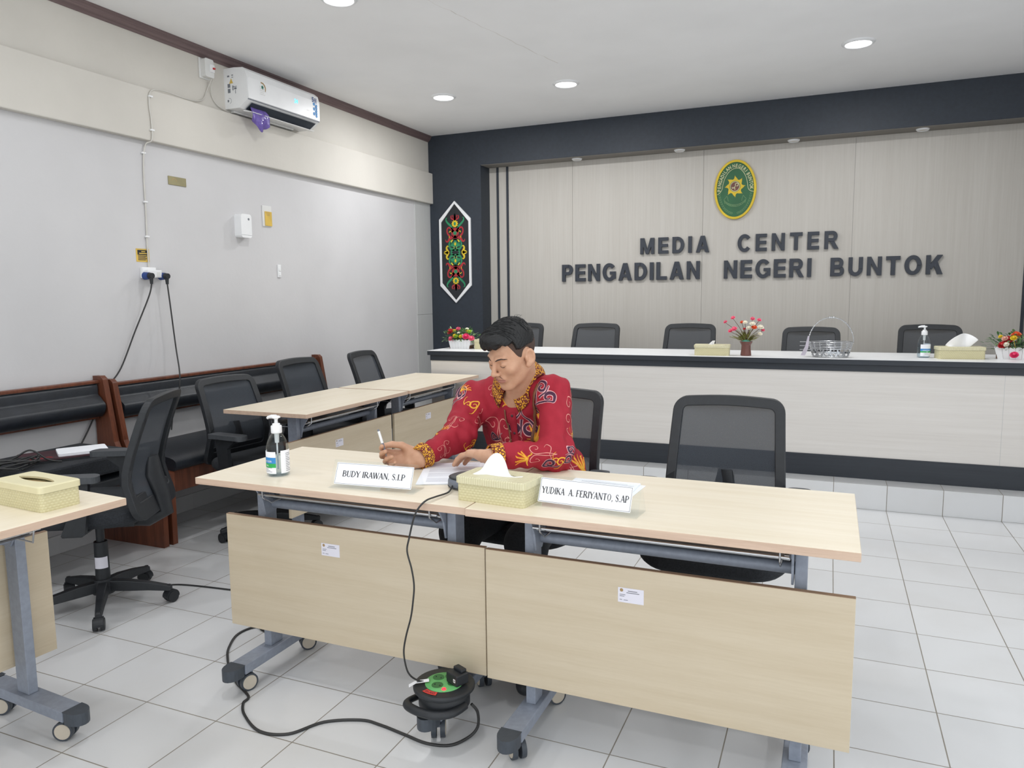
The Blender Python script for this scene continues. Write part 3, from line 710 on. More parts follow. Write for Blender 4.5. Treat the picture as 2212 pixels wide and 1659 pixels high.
# ================================================================ flip-top tables (local -Y is the panel side)
def sticker_mesh(b, f, w=.066, h=.038):
    pass
def make_table(label, loc, rz):
    t = thing('folding_table', label, 'table', loc, rz, 'maple flip top tables')
    b = B(); b.bx(-.5015, .5015, -.275, .275, .718, .740); b.mi = [1, 0, 1, 1, 1, 1]; b.build('tabletop', ['maple', 'edge'], t, bevel=.0015)
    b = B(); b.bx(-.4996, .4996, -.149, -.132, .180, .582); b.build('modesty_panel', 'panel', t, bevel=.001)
    b = B(); b.bx(-.4996, .4996, -.1485, -.1325, .582, .5832); b.build('panel_top_edge', MT['dedge'], t)
    for s in (-1, 1):
        x = s*.372
        b = B(); b.bx(x-.015, x+.015, -.116, -.056, .106, .70); leg = b.build('leg', 'grey', t, bevel=.002)
        b = B(); b.bx(x-.031, x+.031, -.262, .135, .072, .106); b.build('foot_bar', 'grey', leg, bevel=.003)
        for y0, sg in ((-.262, -1), (.135, 1)):
            b = B(); pl = [(x-.032, 0)]+[(x-.032+.032*(1-math.cos(a)) if False else x+.032*math.cos(PI-a*PI/10), .020+.044*math.sin(a*PI/10)) for a in range(11)]+[(x+.032, 0)]
            b.prism([(p[0], y0+sg*p[1]) for p in (pl if sg > 0 else pl[::-1])], .070, .1075); b.build('end_cap', 'darkcap', leg, bevel=.013, seg=4)
            b = B(); yw = y0-sg*.037; rz_ = Matrix.Identity(3); q = lambda p: tuple(p)
            for dx in (-1, 1):
                b.m(0); b.cyl(q((dx*.006, 0, .030)), q((dx*.021, 0, .030)), .030, .030, 24)
                b.m(1); b.cyl(q((dx*.021, 0, .030)), q((dx*.0225, 0, .030)), .0245, .0235, 24)
            b.m(2); b.box(q((0, .004, .052)), (.011, .03, .035), rz_); b.cyl((0, 0, .05), (0, 0, .07), .008)
            b.build('caster', ['darkcap', 'beige', 'grey'], leg, loc=(x, yw, 0), rz=R((-22, 26)[s > 0] if sg < 0 else 40*s))
        b = B()
        pr = [(-.165, .718), (.12, .718), (.12, .692), (-.045, .682), (-.045, .62), (-.07, .585), (-.118, .585), (-.13, .64), (-.165, .692)]
        b.prism(pr, -.003, .003, lambda y, z, w: (x-s*.020+w, y, z)); b.cyl((x-s*.023, -.09, .655), (x-s*.030, -.09, .655), .011)
        b.bx(x-.03, x+.03, -.17, .15, .7, .718)
        b.build('hinge_bracket', 'grey', t, bevel=.001)
        b = B(); b.tube([(x-s*.05, -.165, .717), (x-s*.05, -.162, .66), (x-s*.05, -.12, .632), (x-s*.05, .1, .632), (x-s*.05, .12, .717)], .0028, 6); b.build('basket_hanger', 'chrome', t)
    b = B(); b.cyl((-.37, -.072, .615), (.37, -.072, .615), .0165, n=18); b.build('cross_tube', 'grey', t)
    b = B()
    for y, z in ((-.155, .668), (-.125, .655), (-.08, .648), (-.03, .648), (.02, .648), (.07, .655), (.1, .668)): b.cyl((-.345, y, z), (.345, y, z), .0042, n=8)
    b.build('wire_basket', 'chrome', t)
    b = B(); b.add([(-.33, -.13, .652), (.33, -.13, .652), (.33, .09, .652), (-.33, .09, .652)], [(0, 1, 2, 3)]); b.build('basket_floor', MT['steel'], t)
    # inventory sticker on the panel; the square code in its corner is left out
    b = B(); sx, sz = -.06, .505
    b.m(0); b.bx(sx-.036, sx+.036, -.1497, -.1489, sz-.021, sz+.021)
    st = b.build('inventory_sticker', 'lav2', t)
    b = B(); ff = lambda x, y, z: (sx+x, -.1498-z, sz+y)
    for (x, z, w, h) in ((-.008, .012, .026, .0022), (-.012, .007, .036, .002), (-.031, .0005, .016, .0016), (-.031, -.004, .013, .0018), (-.031, -.014, .007, .0016), (-.02, -.0145, .012, .0016)):
        b.add([ff(x, z, .0003), ff(x+w, z, .0003), ff(x+w, z+h, .0003), ff(x, z+h, .0003)], [(0, 1, 2, 3)], False)
    b.build('sticker_print', 'ink', st)
    b = B(); disc(b, -.026, .014, .0048, ff, .0003, 16); b.build('sticker_seal', 'tan', st)
    return t
MT['lav2'] = mat('sticker_paper', (226, 224, 234), .5, var=.01)
MT['dedge'] = m_wood('brown_panel_edge', (166, 138, 112), (142, 116, 94), 3, 60, .6)
T0 = make_table('maple folding table in front, under the seated man and the left name plate', (1.2225, .420, 0), 0)
T2 = dup(T0, (2.2285, .412, 0), 0, 'maple folding table in front at the right, holding the second name plate')
dup(T0, (-.072, 1.872, 0), R(90.3), 'maple folding table near the bench, right behind the seated man’s writing hand')
dup(T0, (-.070, 2.900, 0), R(90), 'farthest maple folding table, next to the counter end')
[c for c in [l_ for l_ in T2.children if l_.name.startswith('leg')][0].children if c.name.startswith('caster')][0].rotation_euler.z = R(42)
_a = R(-94); _l = Vector((-.5015, .275)); _w = Vector((_l.x*math.cos(_a)-_l.y*math.sin(_a), _l.x*math.sin(_a)+_l.y*math.cos(_a)))
T5 = dup(T0, (.727-_w.x, -.124-_w.y, 0), _a, 'maple folding table cut off by the left photo edge, holding an empty tissue box')

for l_ in T5.children:
    for c in l_.children:
        if c.name.startswith('caster'): c.rotation_euler.z = R(28)
# ================================================================ office chairs (local -Y is the sitting direction)
k = NT('black_mesh_back'); v = k.coord()
tr = k.n('BsdfTransparent'); mx = k.n('MixShader'); wv = k.noise(k.mapv(v, (400, 400, 400)), 1)
k.base(k.mix(wv, rgb((44, 49, 56)), rgb((66, 72, 80))), .8); k.l(k.math('ADD', .80, k.math('MULTIPLY', wv, .1)), mx.inputs[0])
k.l(tr.outputs[0], mx.inputs[1]); k.l(k.b.outputs[0], mx.inputs[2]); k.l(mx.outputs[0], k.t.nodes['Material Output'].inputs[0]); MT['mesh'] = k.m
def back_y(z):      # rear curve of the backrest
    return .205+.43*max(0, z-.60)**1.25+.36*max(0, .60-z)**1.15
def make_chair(label, loc, rz, group):
    t = thing('office_chair', label, 'chair', loc, rz, group)
    b = B()
    for i in range(5):
        a = 2*PI*i/5+.3; c, s = math.cos(a), math.sin(a); M_ = Matrix(((c, -s, 0), (s, c, 0), (0, 0, 1)))
        sec = [(.03, .024, .115, .07), (.10, .022, .112, .066), (.19, .018, .098, .062), (.26, .015, .082, .055), (.285, .012, .074, .052)]
        vs = []
        for r_, w, z1, z0 in sec: vs += [M_ @ Vector((r_, -w, z0)), M_ @ Vector((r_, w, z0)), M_ @ Vector((r_, w*.8, z1)), M_ @ Vector((r_, -w*.8, z1))]
        fs = [(0, 1, 2, 3), (19, 18, 17, 16)]
        for q in range(4):
            for e in range(4): fs.append((q*4+e, q*4+4+e, q*4+4+(e+1) % 4, q*4+(e+1) % 4))
        b.add(vs, fs)
    b.cyl((0, 0, .06), (0, 0, .125), .045, .038, 20); b.build('star_base', 'black', t, bevel=.004)
    for i in range(5):
        a = 2*PI*i/5+.3; c, s = math.cos(a), math.sin(a); M_ = Matrix.Rotation(a+.9*i, 3, 'Z'); o_ = Vector((c*.272, s*.272, 0)); q = lambda p: tuple(M_ @ Vector(p)+o_)
        b = B(); b.cyl(q((0, 0, .045)), q((0, 0, .08)), .009)
        for dy in (-1, 1): b.cyl(q((.008, dy*.006, .026)), q((.008, dy*.022, .026)), .026, .024, 20)
        hood = [(.008+.03*math.cos(g), .028+.029*math.sin(g)) for g in [R(d) for d in range(-10, 191, 20)]]
        b.prism(hood, -.018, .018, lambda x, z, y: q((x, y, z))); b.build('caster', 'black', t, bevel=.002)
    b = B(); b.cyl((0, 0, .1), (0, 0, .29), .030, .027, 20); b.cyl((0, 0, .29), (0, 0, .40), .016, n=16); b.build('gas_column', 'black', t)
    b = B(); b.bx(-.1, .1, -.12, .12, .385, .41); b.bx(-.045, .045, -.06, .16, .36, .39); b.cyl((.1, -.02, .385), (.2, -.04, .38), .006); b.build('seat_mechanism', 'black', t, bevel=.004)
    # cushion
    b = B(); n = 14; sh = lambda w: [(x, y) for x, y in rrect(.49*w, .48*w, .11*w, 7)]
    lay = [(.94, .408, 0), (1.0, .425, 0), (1.0, .448, 0), (.97, .466, 0), (.88, .474, 0)]
    N_ = len(sh(1)); vs = []
    for w, z, _ in lay:
        for x, y in sh(w): vs.append((x, y-.01, z-.10*max(0, -y-.16)+.02*abs(x)*2*(abs(x) > .12)*.4))
    fs = [(i*N_+k2, i*N_+(k2+1) % N_, (i+1)*N_+(k2+1) % N_, (i+1)*N_+k2) for i in range(len(lay)-1) for k2 in range(N_)]
    b.add(vs, fs, True); b.add(vs, [tuple(range(N_-1, -1, -1)), tuple(range((len(lay)-1)*N_, len(lay)*N_))], True); b.build('seat', 'blackfab', t, bevel=.006)
    # back frame: a rounded, slightly tapered ring following the recline
    def outl(w0, w1, z0, z1, r_, n=7):
        out = []
        for x, z in rrect(2, z1-z0, r_, n, 0, (z0+z1)/2):
            pass
        w, h = 1.0, z1-z0
        for sx, sz in ((1, 1), (-1, 1), (-1, -1), (1, -1)):
            kk = [(1, 1), (-1, 1), (-1, -1), (1, -1)].index((sx, sz))
            for i in range(n+1):
                a = PI/2*kk+PI/2*i/n; z = (z0+z1)/2+sz*(h/2-r_)+r_*math.sin(a); hw = w0+(w1-w0)*(z-z0)/h
                out.append((sx*(hw-r_)+r_*math.cos(a), z))
            # side subdivisions so the ring can bend
            nx = [(1, 1), (-1, 1), (-1, -1), (1, -1)][(kk+1) % 4]
            if nx[0] == sx:
                for j in range(1, 8):
                    z = ((z0+z1)/2+sz*(h/2-r_))*(1-j/8)+((z0+z1)/2+nx[1]*(h/2-r_))*j/8; hw = w0+(w1-w0)*(z-z0)/h; out.append((sx*hw, z))
            else:
                for j in range(1, 8):
                    z = (z1 if sz > 0 else z0)+(.006*math.sin(PI*j/8) if sz > 0 else 0); hw = w0+(w1-w0)*(z-z0)/h-r_; out.append((sx*hw*(1-2*j/8), z))
        return out
    bend = lambda x, z, y: (x, back_y(z)+y-.16*x*x, z)
    o1 = outl(.228, .206, .425, .93, .052); i1 = outl(.188, .170, .50, .893, .02)
    b = B(); b.frame(o1, i1, -.014, .016, bend); b.build('back_frame', 'black', t, bevel=.004)
    b = B(); zz = np.linspace(.495, .898, 14); xx = np.linspace(-1, 1, 11)
    for z in zz:
        hw = .190+(.172-.190)*(z-.50)/.393
        for x in xx: b.v.append(bend(x*hw, z, -.004+.018*(1-x*x)))
    for i in range(13):
        for j in range(10): b.f.append([i*11+j, i*11+j+1, (i+1)*11+j+1, (i+1)*11+j]); b.mi.append(0); b.sm.append(True)
    b.build('back_mesh', 'mesh', t)
    b = B(); zs = [.37, .42, .48, .54, .60, .66]
    b.tube([(0, .10, .375), (0, .2, .37), (0, .285, .41), (0, back_y(.5)+.035, .50), (0, back_y(.58)+.03, .58), (0, back_y(.66)+.022, .66)], [.03, .034, .036, .042, .05, .03], 10, flat=.5); b.build('back_spine', 'black', t)
    b = B(); b.bx(-.185, .185, -.008, .01, .498, .528); b.v = [bend(x, z, y+.004) for x, y, z in b.v]; b.build('lumbar_bar', 'black', t, bevel=.004)
    for s in (-1, 1):
        b = B(); pr = [(-.03, .40), (.06, .40), (.075, .50), (.085, .60), (.085, .622), (-.055, .622), (-.05, .60), (.0, .56), (-.005, .46)]
        b.prism(pr, s*.265-.012, s*.265+.012, lambda y, z, x: (x, y, z)); b.bx(min(s*.1, s*.277), max(s*.1, s*.277), -.03, .05, .392, .406); a_ = b.build('armrest', 'black', t, bevel=.005)
        b = B(); pl = rrect(.075, .25, .03, 6, s*.268, .0); b.prism(pl, .62, .645); b.v = [(x, y, z+.012*math.cos(y*9)-.012) for x, y, z in b.v]; b.build('arm_pad', MT['armpad'], a_, bevel=.008)
    return t
MT['armpad'] = mat('arm_pad_rubber', (70, 73, 77), .55, var=.05, scale=(60, 60, 60))
GC = 'black mesh office chairs'
CH = make_chair('black office chair with the man in red sitting on it', (1.560, 1.03, 0), R(-4), GC)
dup(CH, (2.300, .985, 0), R(1), 'empty black mesh office chair at the front table, right of the man')
SWV = dup(CH, (-.240, .512, 0), R(-60), 'black swivel chair at the left, turned to the bench, showing its side')
B1C = dup(CH, (-.285, 1.615, 0), R(86), 'black chair between bench and folding table, nearest of the three there')
dup(CH, (-.335, 2.345, 0), R(91), 'black chair at the bench end, behind the middle of the side tables')
dup(CH, (-.29, 3.06, 0), R(97), 'black chair by the bare wall, at the far side table')
B1C.scale.z = .95
b = B(); a0_ = R(-20); b.strip([(.0305*math.cos(a), .0305*math.sin(a), .175) for a in np.linspace(R(-40), R(70), 9)], [(.0300*math.cos(a), .0300*math.sin(a), .225) for a in np.linspace(R(-40), R(70), 9)]); b.sm = [True]*len(b.f)
b.build('inventory_sticker', 'lav2', SWV)
for x, y, rz, lb in ((.066, 4.33, 0, 'black chair behind the counter, half hidden by the man’s head'), (.768, 4.33, 0, 'black chair behind the counter, second from the left, right of the man’s head'),
                     (1.575, 4.33, 0, 'black chair behind the counter, third from left, by the brown vase'),
                     (2.52, 4.27, 2, 'black chair behind the counter, behind the chrome basket'), (3.322, 4.31, 0, 'black chair behind the counter, behind the sanitizer bottle at the right')):
    dup(CH, (x, y, PZ-(.02 if x == 2.52 else 0)), R(rz), lb)

# ================================================================ padded benches along the left wall
def bench(y0, y1, zr, label):
    t = thing('padded_bench', label, 'bench', (XL+.012, (y0+y1)/2, 0), 0, 'black padded benches'); h = (y1-y0)/2
    b = B(); b.bx(.012, .05, -h+.03, h-.03, zr-.012, zr+.006); b.build('top_rail', 'bench', t, bevel=.004)
    b = B(); b.smooth = True
    pr = [(.03, zr-.19)]+[(.03+.062*math.sin(PI*min(1, (i+.6)/9))**.6+.012*(i < 6), zr-.192+.18*i/12) for i in range(9)]+[(.05, zr-.03), (.044, zr-.016), (.03, zr-.012)]
    b.prism(pr, -h+.045, h-.045, lambda x, z, y: (x, y, z)); b.build('back_pad', 'leather', t, bevel=.012, seg=3)
    b = B(); b.bx(.02, .04, -h+.04, h-.04, zr-.205, zr-.188); b.build('lower_rail', 'bench', t, bevel=.003)
    b = B(); b.smooth = True; pr = [(.03, .43), (.46, .405), (.474, .415), (.48, .43), (.48, .445), (.474, .458), (.46, .468), (.43, .477), (.38, .484), (.2, .493), (.03, .50)]
    b.prism(pr, -h+.03, h-.03, lambda x, z, y: (x, y, z)); b.build('seat_pad', 'leather', t, bevel=.012, seg=3)
    b = B(); b.bx(.41, .432, -h+.04, h-.04, .28, .41); b.build('front_apron', 'bench', t, bevel=.003)
    for s in (-1, 1):
        y = s*(h-.016)
        b = B(); pr = [(.0, 0), (.455, 0), (.46, .40), (.30, .43), (.17, .47), (.13, .56), (.075, zr+.012), (.055, zr+.028), (.0, zr+.028)]
        b.prism(pr, y-.016, y+.016, lambda x, z, q: (x, q, z)); b.build('end_panel', 'bench', t, bevel=.005)
    return t
bench(-.66, 1.195, .893, 'black padded bench at the left photo edge, with a laptop on its seat')
bench(1.222, 3.075, .868, 'long black padded bench behind the folding tables')

# black case, laptop and papers on the near bench
b = B(); b.bx(-.98, -.52, .42, 1.0, .50, .585)
tag(b.build('document_case', 'blackfab', bevel=.012), 'flat black document case lying on the near bench seat', 'case')
t = thing('laptop', 'closed dark maroon laptop on the black case', 'laptop', (-.72, .70, .585), R(62))
b = B(); b.prism(rrect(.33, .22, .02), 0, .011); b.build('base', 'black', t, bevel=.002)
b = B(); b.prism(rrect(.33, .22, .02), .012, .020); b.build('lid', 'maroon', t, bevel=.002)
b = B(); rib(b, [(-.13, -.08), (-.1, -.06), (-.09, -.085), (-.06, -.06), (-.04, -.08)], .008, lambda x, y, z: (x, y, z), .0206); b.build('lid_mark', 'crimson', t)
b = B(); b.prism(rrect(.21, .165, .012), 0, .012); o = b.build('paper_pad', 'paper', bevel=.002, loc=(-.665, .775, .605), rz=R(58)); tag(o, 'white paper pad on the closed laptop', 'paper')
rr = random.Random(11); b = B()
pts = [(-.75, .40, .60), (-.70, .47, .63), (-.66, .52, .66), (-.62, .57, .61), (-.6, .62, .592)]
b.tube(cat(pts, 8), .0042, 8)
for q in range(5):
    b.tube(cat([(-.68+.07*math.cos(a)+.02*math.sin(2*a+q), .44+.1*math.sin(a+q*.3), .591+.006*q+.02*abs(math.sin(a*1.5+q))) for a in np.linspace(0, 6.2, 12)], 5), .004, 7)
tag(b.build('cable_coil', 'cord'), 'tangled black cable coil at the left photo edge on the case', 'cable')
# ================================================================ things on the tables and the counter
TZ, CZ = .740, PZ+.760
k = NT('woven_cream_plastic'); v = k.coord(); sp = k.n('SeparateXYZ'); k.l(v, sp.inputs[0])
wz = k.math('FRACT', k.math('MULTIPLY', sp.outputs[2], 130)); ax_ = k.math('ADD', sp.outputs[0], sp.outputs[1])
wx = k.math('SINE', k.math('ADD', k.math('MULTIPLY', ax_, 520), k.math('MULTIPLY', k.math('FLOOR', k.math('MULTIPLY', sp.outputs[2], 130)), PI)))
hgt = k.math('ADD', k.math('ABSOLUTE', k.math('SUBTRACT', wz, .5)), k.math('MULTIPLY', wx, -.3))
k.base(k.mix(k.ramp(hgt, -.2, .9), rgb((214, 207, 168)), rgb((200, 191, 148))), .5); k.bump(k.math('MULTIPLY', hgt, -1), .0012); MT['woven'] = k.m
k = NT('diamond_lid'); v = k.coord(); sp = k.n('SeparateXYZ'); k.l(v, sp.inputs[0])
s1 = k.math('SINE', k.math('MULTIPLY', k.math('ADD', sp.outputs[0], sp.outputs[1]), 420)); s2 = k.math('SINE', k.math('MULTIPLY', k.math('SUBTRACT', sp.outputs[0], sp.outputs[1]), 420))
q_ = k.math('MULTIPLY', s1, s2); k.base(k.mix(k.ramp(q_, -1, 1), rgb((216, 209, 172)), rgb((222, 216, 182))), .45); k.bump(q_, .0012); MT['lid'] = k.m
def tissue_box(label, loc, rz, w=.228, d=.130, h=.072, kind='fold', plainlid=False):
    t = thing('tissue_box', label, 'tissue box', loc, rz, 'cream tissue boxes')
    b = B(); b.prism(rrect(w-.008, d-.008, .012), .0, h-.014); b.build('woven_body', 'woven', t, bevel=.002)
    b = B(); N = len(rrect(1, 1, .1))
    outer = rrect(w, d, .014); top = rrect(w-.008, d-.008, .012)
    slot = []
    for i in range(N):
        a = PI/4*0+2*PI*i/N; kS = 1.3 if kind == 'none' else 1; slot.append((kS*.065*math.cos(a), kS*.0155*math.sin(a)*abs(math.sin(a))**.2*(1-.25*math.cos(a)**2)))
    slot = sorted(slot, key=lambda p: math.atan2(p[1]/.0155, p[0]/.065)); out2 = sorted(top, key=lambda p: math.atan2(p[1]/d, p[0]/w)); out3 = sorted(outer, key=lambda p: math.atan2(p[1]/d, p[0]/w))
    vs = [(x, y, h-.02) for x, y in out3]+[(x, y, h-.003) for x, y in out3]+[(x, y, h) for x, y in out2]+[(x, y, h-.0002) for x, y in slot]+[(x, y, h-.006) for x, y in slot]
    fs = [(r*N+i, r*N+(i+1) % N, (r+1)*N+(i+1) % N, (r+1)*N+i) for r in range(4) for i in range(N)]
    b.add(vs, fs, False); b.build('lid', 'creampl' if plainlid else 'lid', t)
    b = B(); b.add([(x*1.02, y*1.02, h-.012) for x, y in slot], [tuple(range(N))], False); b.build('slot_dark', 'duct' if kind == 'none' else 'tissue', t) if kind != 'none' else b.build('slot_inside', 'tan', t)
    if kind != 'none':
        b = B(); NU, NV = 18, 14
        for i in range(NU+1):
            u = i/NU*2-1
            for j in range(NV+1):
                q = j/NV
                if kind == 'fold':       # a bell shaped peak whose right hem lies on the lid
                    H_ = .062*math.exp(-((u+.26)/.46)**2)+.004
                    x = u*(.086-.016*q); z = h-.004+H_*q; y = .022*math.sin(PI*q*.5)-.012+.016*math.cos(u*5)*q-.03*(1-q)*max(0, abs(u)-.45)*2
                elif kind == 'small':
                    x = u*.02*(1-.2*q)+.012*q-.01; z = h-.004+.03*q*(1-.5*max(0, -u)); y = .008*math.sin(u*4+q*3)
                else:                    # a wide sail
                    H_ = .084*(1-abs((u-.15)/1.2)**2.2); x = u*(.055+.032*q)+.012*q; z = h-.004+H_*q; y = .02*math.sin(u*4.5)*q+.01*q
                b.v.append((x, y, z))
        for i in range(NU):
            for j in range(NV): b.f.append([i*(NV+1)+j, (i+1)*(NV+1)+j, (i+1)*(NV+1)+j+1, i*(NV+1)+j+1]); b.mi.append(0); b.sm.append(True)
        b.build('tissue', 'tissue', t, solid=.0012, sub=1)
    return t
tissue_box('cream tissue box with a tall folded tissue at the seam of the front tables', (1.779, .262, TZ), R(-5.3))
tissue_box('cream tissue box with an empty slot on the table at the left edge', (.536, -.262, TZ), R(-4.4), .235, .122, .074, 'none', True)
tissue_box('cream tissue box on the counter, half hidden behind the man’s hair', (.145, 3.74, CZ), R(4), .236, .125, .078, 'small')
tissue_box('cream tissue box on the counter left of the brown vase', (1.908, 3.552, CZ), R(5), .238, .12, .073, 'small')
tissue_box('cream tissue box with a wide white tissue on the counter, right of the sanitizer', (3.388, 3.66, CZ), R(8), .262, .125, .075, 'sail')

def bottle(label, loc, rz, la, bandz):
    t = thing('sanitizer_bottle', label, 'bottle', loc, rz, 'clear pump bottles')
    b = B(); b.lathe([(.0001, .002), (.030, .0), (.0365, .005), (.0375, .02), (.0375, .082), (.0355, .1), (.030, .119), (.022, .134), (.0145, .1425), (.0138, .148)], 36); b.build('bottle_body', 'glassb', t)
    b = B(); b.lathe([(.0001, .004), (.029, .003), (.0345, .008), (.0355, .022), (.0355, .066), (.0001, .066)], 32); b.build('clear_gel', 'gel', t)
    b = B(); b.lathe([(.0001, .143), (.0175, .143), (.0180, .146), (.0178, .166), (.0165, .168), (.0125, .1685), (.0125, .1735), (.0115, .175), (.006, .176), (.0055, .188), (.009, .192), (.0145, .1935), (.0150, .197), (.011, .200), (.0001, .2005)], 28)
    b.tube([(0, 0, .1965), (-.018, 0, .1968), (-.032, 0, .194), (-.036, 0, .190)], [.008, .0065, .005, .004], 10); b.build('pump_head', 'white', t)
    b = B(); b.cyl((0, 0, .02), (0, 0, .145), .0028, n=8); b.cyl((0, 0, .11), (0, 0, .143), .007, .0085, 12); b.build('dip_tube', 'offwhite', t)
    def wrap(b, a0, a1, z0, z1, r=.0379, n=12):
        L = [(r*math.cos(a0+(a1-a0)*i/n), r*math.sin(a0+(a1-a0)*i/n), z0) for i in range(n+1)]; U = [(x, y, z1) for x, y, _ in L]
        b.strip(L, U); b.sm = [True]*len(b.f)
    cw = lambda a, r, z0: (lambda x, y, z: (r*math.cos(a+x/r), r*math.sin(a+x/r), z0+y))
    b = B(); wrap(b, la-.95, la+.95, .012, .085); lb = b.build('front_label', 'paper', t)
    b = B(); wrap(b, la-.95, la+.95, *bandz[0], r=.0381); b.build('blue_band', 'blue', lb)
    b = B(); wrap(b, la-.95, la+.95, *bandz[1], r=.0381); b.build('green_band', 'sgreen', lb)
    b = B(); zb = (bandz[0][0]+bandz[0][1])/2; zg = (bandz[1][0]+bandz[1][1])/2
    put_text(b, 'SANITIZER', cw(la, .0384, zb-.003), 1, .01, w=.046, h=.006); put_text(b, 'GEL', cw(la+.1, .0384, zg), 1, .01, h=.005); b.build('label_lettering', 'white', lb)
    b = B()
    for i in range(4): wrap(b, la-.5+.2*(i % 2), la+.6-.2*(i % 3), .017+.0045*i, .0185+.0045*i, .0381)
    b.build('fine_print', 'ink', lb)
    b = B(); wrap(b, la+1.38, la+2.8, .012, .088); bl = b.build('rear_label', 'paper', t)
    b = B()
    for i in range(11): wrap(b, la+1.85, la+2.7-.25*(i % 3), .018+.0058*i, .0198+.0058*i, .0381)
    b.build('rear_print', 'ink', bl)
    return t
bottle('clear pump bottle of sanitizer at the left end of the front table', (.959, .275, TZ), R(0), R(-114), ((.046, .066), (.032, .046)))
bottle('clear pump bottle of sanitizer on the counter, left of the wide tissue', (3.195, 3.685, CZ), R(0), R(-70), ((.044, .058), (.034, .043)))

# ---------------------------------------------------------------- name plates with a drawn serif face
TK, TN = .185, .085
SER = {
 'B': (.76, [([(.14, 0), (.14, 1)], TK), ([(.14, .97), (.42, .97), (.57, .75), (.42, .54), (.14, .53)], [TN, TN, TK, TN, TN]), ([(.14, .53), (.46, .51), (.64, .27), (.46, .03), (.14, .03)], [TN, TN, TK, TN, TN])], [(.12, 0), (.12, 1)]),
 'U': (.84, [([(.16, 1), (.16, .35), (.22, .08), (.42, 0), (.62, .08), (.68, .35), (.68, 1)], [TK, TK, .11, TN, TN, TN, TN])], [(.16, 1), (.68, 1)]),
 'D': (.86, [([(.14, 0), (.14, 1)], TK), ([(.14, .97), (.45, .95), (.74, .5), (.45, .05), (.14, .03)], [TN, .09, TK, .09, TN])], [(.12, 0), (.12, 1)]),
 'Y': (.78, [([(.06, 1), (.39, .48)], TK), ([(.72, 1), (.39, .48)], TN), ([(.39, .52), (.39, 0)], TK)], [(.06, 1), (.72, 1), (.39, 0)]),
 'I': (.38, [([(.19, 0), (.19, 1)], TK)], [(.19, 0), (.19, 1)]),
 'R': (.80, [([(.14, 0), (.14, 1)], TK), ([(.14, .97), (.44, .96), (.58, .74), (.44, .52), (.14, .51)], [TN, TN, TK, TN, TN]), ([(.36, .52), (.74, .02)], TK)], [(.12, 0), (.12, 1), (.74, 0)]),
 'A': (.80, [([(.08, 0), (.40, 1)], TN), ([(.38, 1), (.70, 0)], TK), ([(.18, .34), (.58, .34)], TN)], [(.08, 0), (.70, 0)]),
 'W': (1.06, [([(.06, 1), (.30, 0)], TK), ([(.30, 0), (.52, .92)], TN), ([(.50, 1), (.76, 0)], TK), ([(.76, 0), (1.0, 1)], TN)], [(.06, 1), (.5, 1), (1.0, 1)]),
 'N': (.86, [([(.14, 0), (.14, 1)], TN), ([(.12, 1), (.72, 0)], TK), ([(.72, 0), (.72, 1)], TN)], [(.12, 0), (.1, 1), (.72, 1)]),
 'S': (.64, [([(.53, .76), (.40, .97), (.2, .94), (.12, .74), (.28, .57), (.46, .42), (.53, .24), (.40, .02), (.2, .04), (.09, .25)], [TN, TN, .08, .12, TK, TK, .12, .08, TN, TN])], []),
 'P': (.68, [([(.14, 0), (.14, 1)], TK), ([(.14, .97), (.44, .96), (.58, .73), (.44, .48), (.14, .47)], [TN, TN, TK, TN, TN])], [(.12, 0), (.12, 1)]),
 'K': (.82, [([(.14, 0), (.14, 1)], TK), ([(.66, 1), (.17, .42)], TN), ([(.32, .6), (.74, 0)], TK)], [(.12, 0), (.12, 1), (.66, 1), (.74, 0)]),
 'F': (.66, [([(.14, 0), (.14, 1)], TK), ([(.1, .97), (.6, .97), (.6, .8)], TN), ([(.14, .52), (.45, .52)], TN)], [(.12, 0)]),
 'E': (.70, [([(.14, 0), (.14, 1)], TK), ([(.1, .97), (.58, .97), (.58, .82)], TN), ([(.14, .52), (.45, .52)], TN), ([(.1, .03), (.6, .03), (.62, .2)], TN)], []),
 'T': (.74, [([(.37, 0), (.37, 1)], TK), ([(.06, .8), (.06, .97), (.68, .97), (.68, .8)], TN)], [(.37, 0)]),
 'O': (.88, [([(.44, 1), (.14, .78), (.12, .3), (.44, 0), (.76, .3), (.74, .78)], None)], []),
 '.': (.32, [([(.14, 0), (.14, .14)], .14)], []), ',': (.32, [([(.15, .13), (.16, .0), (.08, -.17)], [.14, .12, .03])], []), ' ': (.36, [], [])}
def serif(b, txt, f, w, h, z):
    tot = sum(SER[c][0] for c in txt); kx = w/tot; ky = h; x = -w/2; y0 = -h/2
    for c in txt:
        ad, st, sf = SER[c]
        g = lambda u, v, zz, x=x: f(x+u*kx, y0+v*ky, zz)
        for pts, wd in st:
            if c == 'O': 
                n = 28; L = [g(.44+.34*math.cos(2*PI*i/n), .5+.5*math.sin(2*PI*i/n), z) for i in range(n+1)]; Q = [g(.44+.20*math.cos(2*PI*i/n), .5+.44*math.sin(2*PI*i/n), z) for i in range(n+1)]; b.strip(L, Q)
            elif len(pts) == 2 or c in 'FET':
                rib(b, pts, wd, g, z, 1)
            else: rib(b, pts, wd, g, z, 6)
        for (u, v) in sf:
            e = .045; v0 = v-e if v > .5 else v; b.add([g(u-.14, v0, z), g(u+.14, v0, z), g(u+.14, v0+e, z), g(u-.14, v0+e, z)], [(0, 1, 2, 3)], False)
        x += ad*kx
